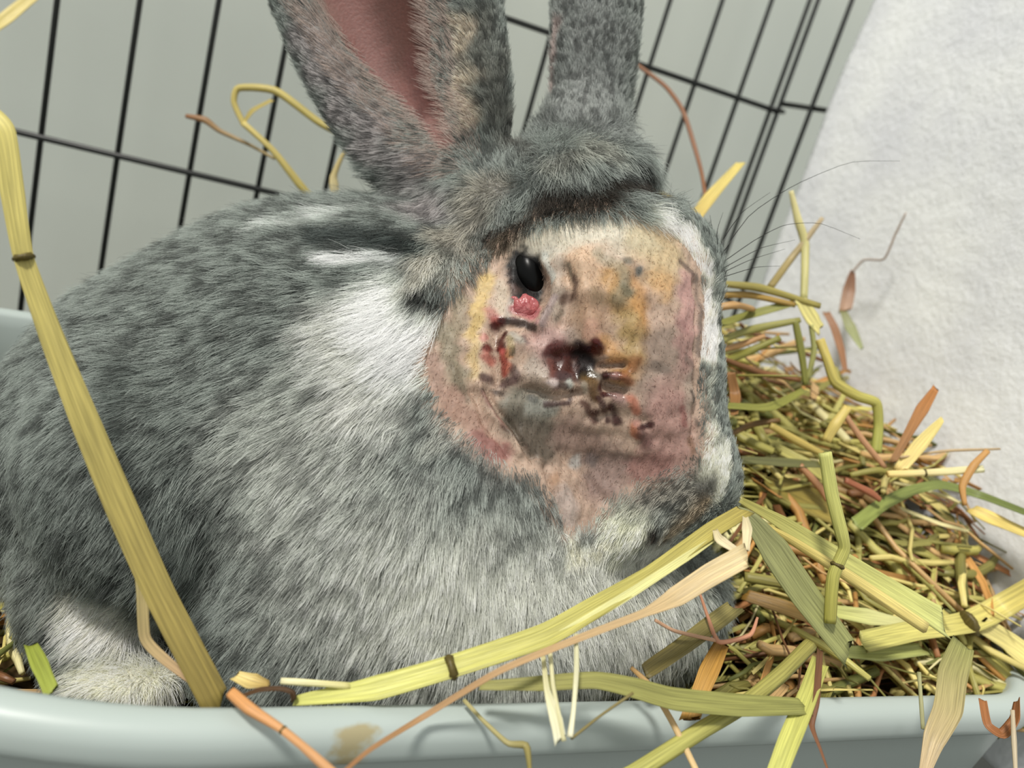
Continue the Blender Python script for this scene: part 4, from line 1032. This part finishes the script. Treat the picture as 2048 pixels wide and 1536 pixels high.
straw('straw_piece', 'tan crooked twig reaching the forked one', [(1310, 1240, .250), (1350, 1262, .252), (1436, 1282, .2585)], [7, 8, 8], 'stem', (206, 164, 132), n=14)
straw('straw_piece', 'rust curled strip hanging over the rim at the right edge', [(1965, 1400, .292), (1975, 1450, .285), (2005, 1470, .283), (2030, 1440, .285), (2035, 1400, .29)], [14, 18, 26, 24, 16], 'blade', (170, 112, 66), (150, 98, 60), roll=1.0, n=26)
straw('straw_piece', 'thin cream straw hanging down at the right edge', [(2025, 1420, .28), (2028, 1480, .276), (2032, 1560, .27)], [8, 10, 8], 'stem', (206, 190, 160), n=10)
# right-hand tangle lying level beside the muzzle
LV = [((1425, 566), (1520, 576), (1640, 612), 18, (166, 154, 84), 'olive straw at the top of the level bundle beside the forehead'), ((1425, 590), (1500, 590), (1590, 610), 16, (178, 146, 78), 'golden straw second in the level bundle beside the forehead'),
      ((1425, 617), (1470, 610), (1506, 618), 18, (206, 164, 108), 'short orange stub in the level bundle beside the forehead'), ((1420, 655), (1500, 630), (1590, 606), 20, (150, 150, 78), 'green straw slanting up right from the brow to the bundle'),
      ((1418, 690), (1500, 660), (1600, 640), 18, (160, 156, 88), 'pale green straw below the slanting green one beside the muzzle'), ((1420, 705), (1480, 690), (1530, 672), 15, (196, 152, 102), 'light brown straw slanting beside the muzzle ridge'),
      ((1425, 732), (1490, 706), (1560, 676), 18, (146, 142, 66), 'deep green straw under the light brown slanting one'), ((1600, 600), (1625, 640), (1640, 660), 30, (236, 226, 150), 'bright cream cut straw end facing out of the bundle'),
      ((1590, 640), (1602, 700), (1612, 770), 16, (146, 146, 76), 'drooping green straw right of the bundle'), ((1622, 650), (1628, 700), (1616, 760), 12, (176, 176, 110), 'thin drooping straw beside the green one'),
      ((1460, 745), (1470, 790), (1468, 830), 22, (160, 116, 70), 'brown curled leaf beside the nose bridge'), ((1450, 812), (1540, 815), (1610, 780), 20, (150, 150, 72), 'level green stalk beside the nose bridge'),
      ((1540, 850), (1600, 885), (1650, 910), 18, (196, 174, 96), 'yellow straw slanting down to the upright stalk'), ((1440, 715), (1520, 745), (1600, 760), 14, (140, 96, 60), 'red-brown straw crossing under the bundle'),
      ((1600, 930), (1640, 975), (1655, 1000), 16, (190, 140, 100), 'copper strip left of the upright stalk'), ((1690, 830), (1725, 880), (1770, 935), 14, (206, 158, 118), 'pink-tan straw slanting down from the yellow chunk'),
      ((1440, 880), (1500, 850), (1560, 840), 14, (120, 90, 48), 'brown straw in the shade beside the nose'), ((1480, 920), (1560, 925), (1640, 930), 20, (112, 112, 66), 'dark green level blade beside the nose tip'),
      ((1690, 960), (1740, 985), (1760, 1000), 16, (176, 110, 80), 'rusty straw right of the upright stalk'), ((1700, 950), (1760, 940), (1830, 960), 14, (166, 158, 84), 'olive straw at the foot of the yellow slanting straw')]
for a_, b_, c_, w_, col_, lab in LV:
    straw('straw_piece', lab, [q+((.385 if q[1] < 800 else .365) -.02*(q[0] < 1480),) for q in (a_, b_, c_)], [w_*.8, w_, w_*.7], 'stem' if w_ < 19 else 'blade', col_, lift=.012, n=14)

# --- the heap itself: thousands of stalks nobody could count, and the matted bedding below them
pal = [((198, 190, 110), 4), ((228, 212, 134), 3.6), ((176, 168, 92), 3), ((148, 142, 78), 3), ((206, 170, 116), 3), ((176, 122, 78), 1.5), ((128, 88, 56), 1.3), ((236, 226, 170), 1.2), ((200, 150, 86), 1.5), ((120, 124, 66), 1.5)]
pw_ = np.array([q[1] for q in pal]); pw_ = pw_/pw_.sum()
r2 = np.random.default_rng(21)
AV, AF, AA, AC = [], [], [], []
def add_heap(p0, az, ln, w, lift, kind, col, bend, dz):
    n = 6
    s = np.linspace(-.5, .5, n)
    path = np.zeros((n, 3))
    path[:, 0] = p0[0]+math.cos(az)*ln*s-math.sin(az)*bend*(s*s)*ln; path[:, 1] = p0[1]+math.sin(az)*ln*s+math.cos(az)*bend*(s*s)*ln
    path[:, 2] = np.array([hay_h(q[0], q[1]) for q in path])*.5+hay_h(p0[0], p0[1])*.5+lift+dz*s*ln
    jit_ = r2.normal(size=(n, 3))*.0008; path += jit_
    vs, fs, al = blade_geo(path, np.full(n, w)*np.array([.8, 1, 1, 1, .95, .7]), kind, r2.normal()*.8, None)
    o_ = len(AV); AV.extend(vs); AF.extend([tuple(i+o_ for i in f) for f in fs]); s_ = r2.random()*90
    AA.extend([(a, b_, s_) for a, b_, _ in al]); AC.extend([lin(col)*(1+.12*r2.normal())]*len(vs))
for i in range(1900):
    X = r2.uniform(.10, .345); Y = r2.uniform(.190, .42)
    if X < .175 and Y > .2 and r2.random() < .75: continue
    ln = r2.uniform(.018, .075); w = r2.choice([.0009, .0018, .0030, .0046], p=[.25, .30, .28, .17])
    az = r2.normal(0, .75) if r2.random() < .7 else r2.uniform(0, 6.28)
    ends = max(abs(math.cos(az)*ln/2), 0)
    if X+ends > .348: X = .348-ends
    if Y-abs(math.sin(az))*ln/2 < .188: Y = .190+abs(math.sin(az))*ln/2
    add_heap((X, Y), az, ln, w, r2.uniform(-.012, .009), r2.choice(['stem', 'blade', 'thin'], p=[.3, .35, .35]) if w > .001 else 'thin', pal[r2.choice(len(pal), p=pw_)][0], r2.normal()*.35, r2.normal()*.14)
for i in range(90):                         # sparse stalks standing proud behind the head
    X = r2.uniform(.17, .32); Y = r2.uniform(.30, .41); az = r2.normal(.1, .5); ln = r2.uniform(.03, .07)
    X = min(X, .344-abs(math.cos(az))*ln/2)
    add_heap((X, Y), az, ln, r2.choice([.0014, .0026, .004]), r2.uniform(.0, .030), r2.choice(['stem', 'blade']), pal[r2.choice(len(pal), p=pw_)][0], r2.normal()*.5, r2.normal()*.35)
for i in range(700):                        # shaded bedding round and under the rabbit
    X = r2.uniform(-.10, .16); Y = r2.uniform(.195, .41)
    if math.hypot(min(X-.028, 0)/1.0, min(Y-.334, 0) if X < .028 else 0) > .118: continue
    add_heap((X, Y), r2.uniform(0, 6.28), r2.uniform(.02, .045), r2.choice([.001, .002, .003]), r2.uniform(-.006, .004), r2.choice(['blade', 'thin']), pal[r2.choice(len(pal), p=pw_)][0], r2.normal()*.35, r2.normal()*.1)
seeds = np.array(AA)[:, 2]
gx, gy = 90, 60
base = len(AV)
gX = np.linspace(TCX-HX+.006, TCX+HX-.004, gx); gY = np.linspace(TCY-HY+.004, TCY+HY-.004, gy)
for j in range(gy):
    for i in range(gx):
        x, y = gX[i], gY[j]
        # keep inside the rounded corners of the tray
        lx, ly = x-TCX, y-TCY
        r_ = FR if (lx < 0 and ly < 0) else .036 if (lx > 0 and ly < 0) else CR
        qx = max(abs(lx)-(HX-r_), 0); qy = max(abs(ly)-(HY-r_), 0); d = math.hypot(qx, qy)
        if d > r_-.006:
            k_ = (r_-.006)/d
            if qx > 0: x = TCX+math.copysign(HX-r_+qx*k_, lx)
            if qy > 0: y = TCY+math.copysign(HY-r_+qy*k_, ly)
        x, y = tray_turn(x, y)
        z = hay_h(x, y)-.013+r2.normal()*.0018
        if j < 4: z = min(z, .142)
        AV.append((x, y, z)); AA.append((x*3, y*30, 3.0)); AC.append(lin((74, 58, 32))*(.8+.5*r2.random()))  # matted bedding coloured dark, standing in for deep shade between the stalks
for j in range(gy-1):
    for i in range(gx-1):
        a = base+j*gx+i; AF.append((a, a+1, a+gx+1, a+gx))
me_ = bpy.data.meshes.new('hay_heap'); me_.from_pydata([tuple(map(float, q)) for q in AV], [], AF)
a = me_.color_attributes.new('hue', 'FLOAT_COLOR', 'POINT'); a.data.foreach_set('color', np.hstack([np.clip(np.array(AC), 0, 1), np.ones((len(AV), 1))]).astype(np.float32).ravel())
b_ = me_.attributes.new('along', 'FLOAT_VECTOR', 'POINT'); b_.data.foreach_set('vector', np.array(AA, np.float32).ravel())
me_.materials.append(m_straw); me_.shade_smooth()
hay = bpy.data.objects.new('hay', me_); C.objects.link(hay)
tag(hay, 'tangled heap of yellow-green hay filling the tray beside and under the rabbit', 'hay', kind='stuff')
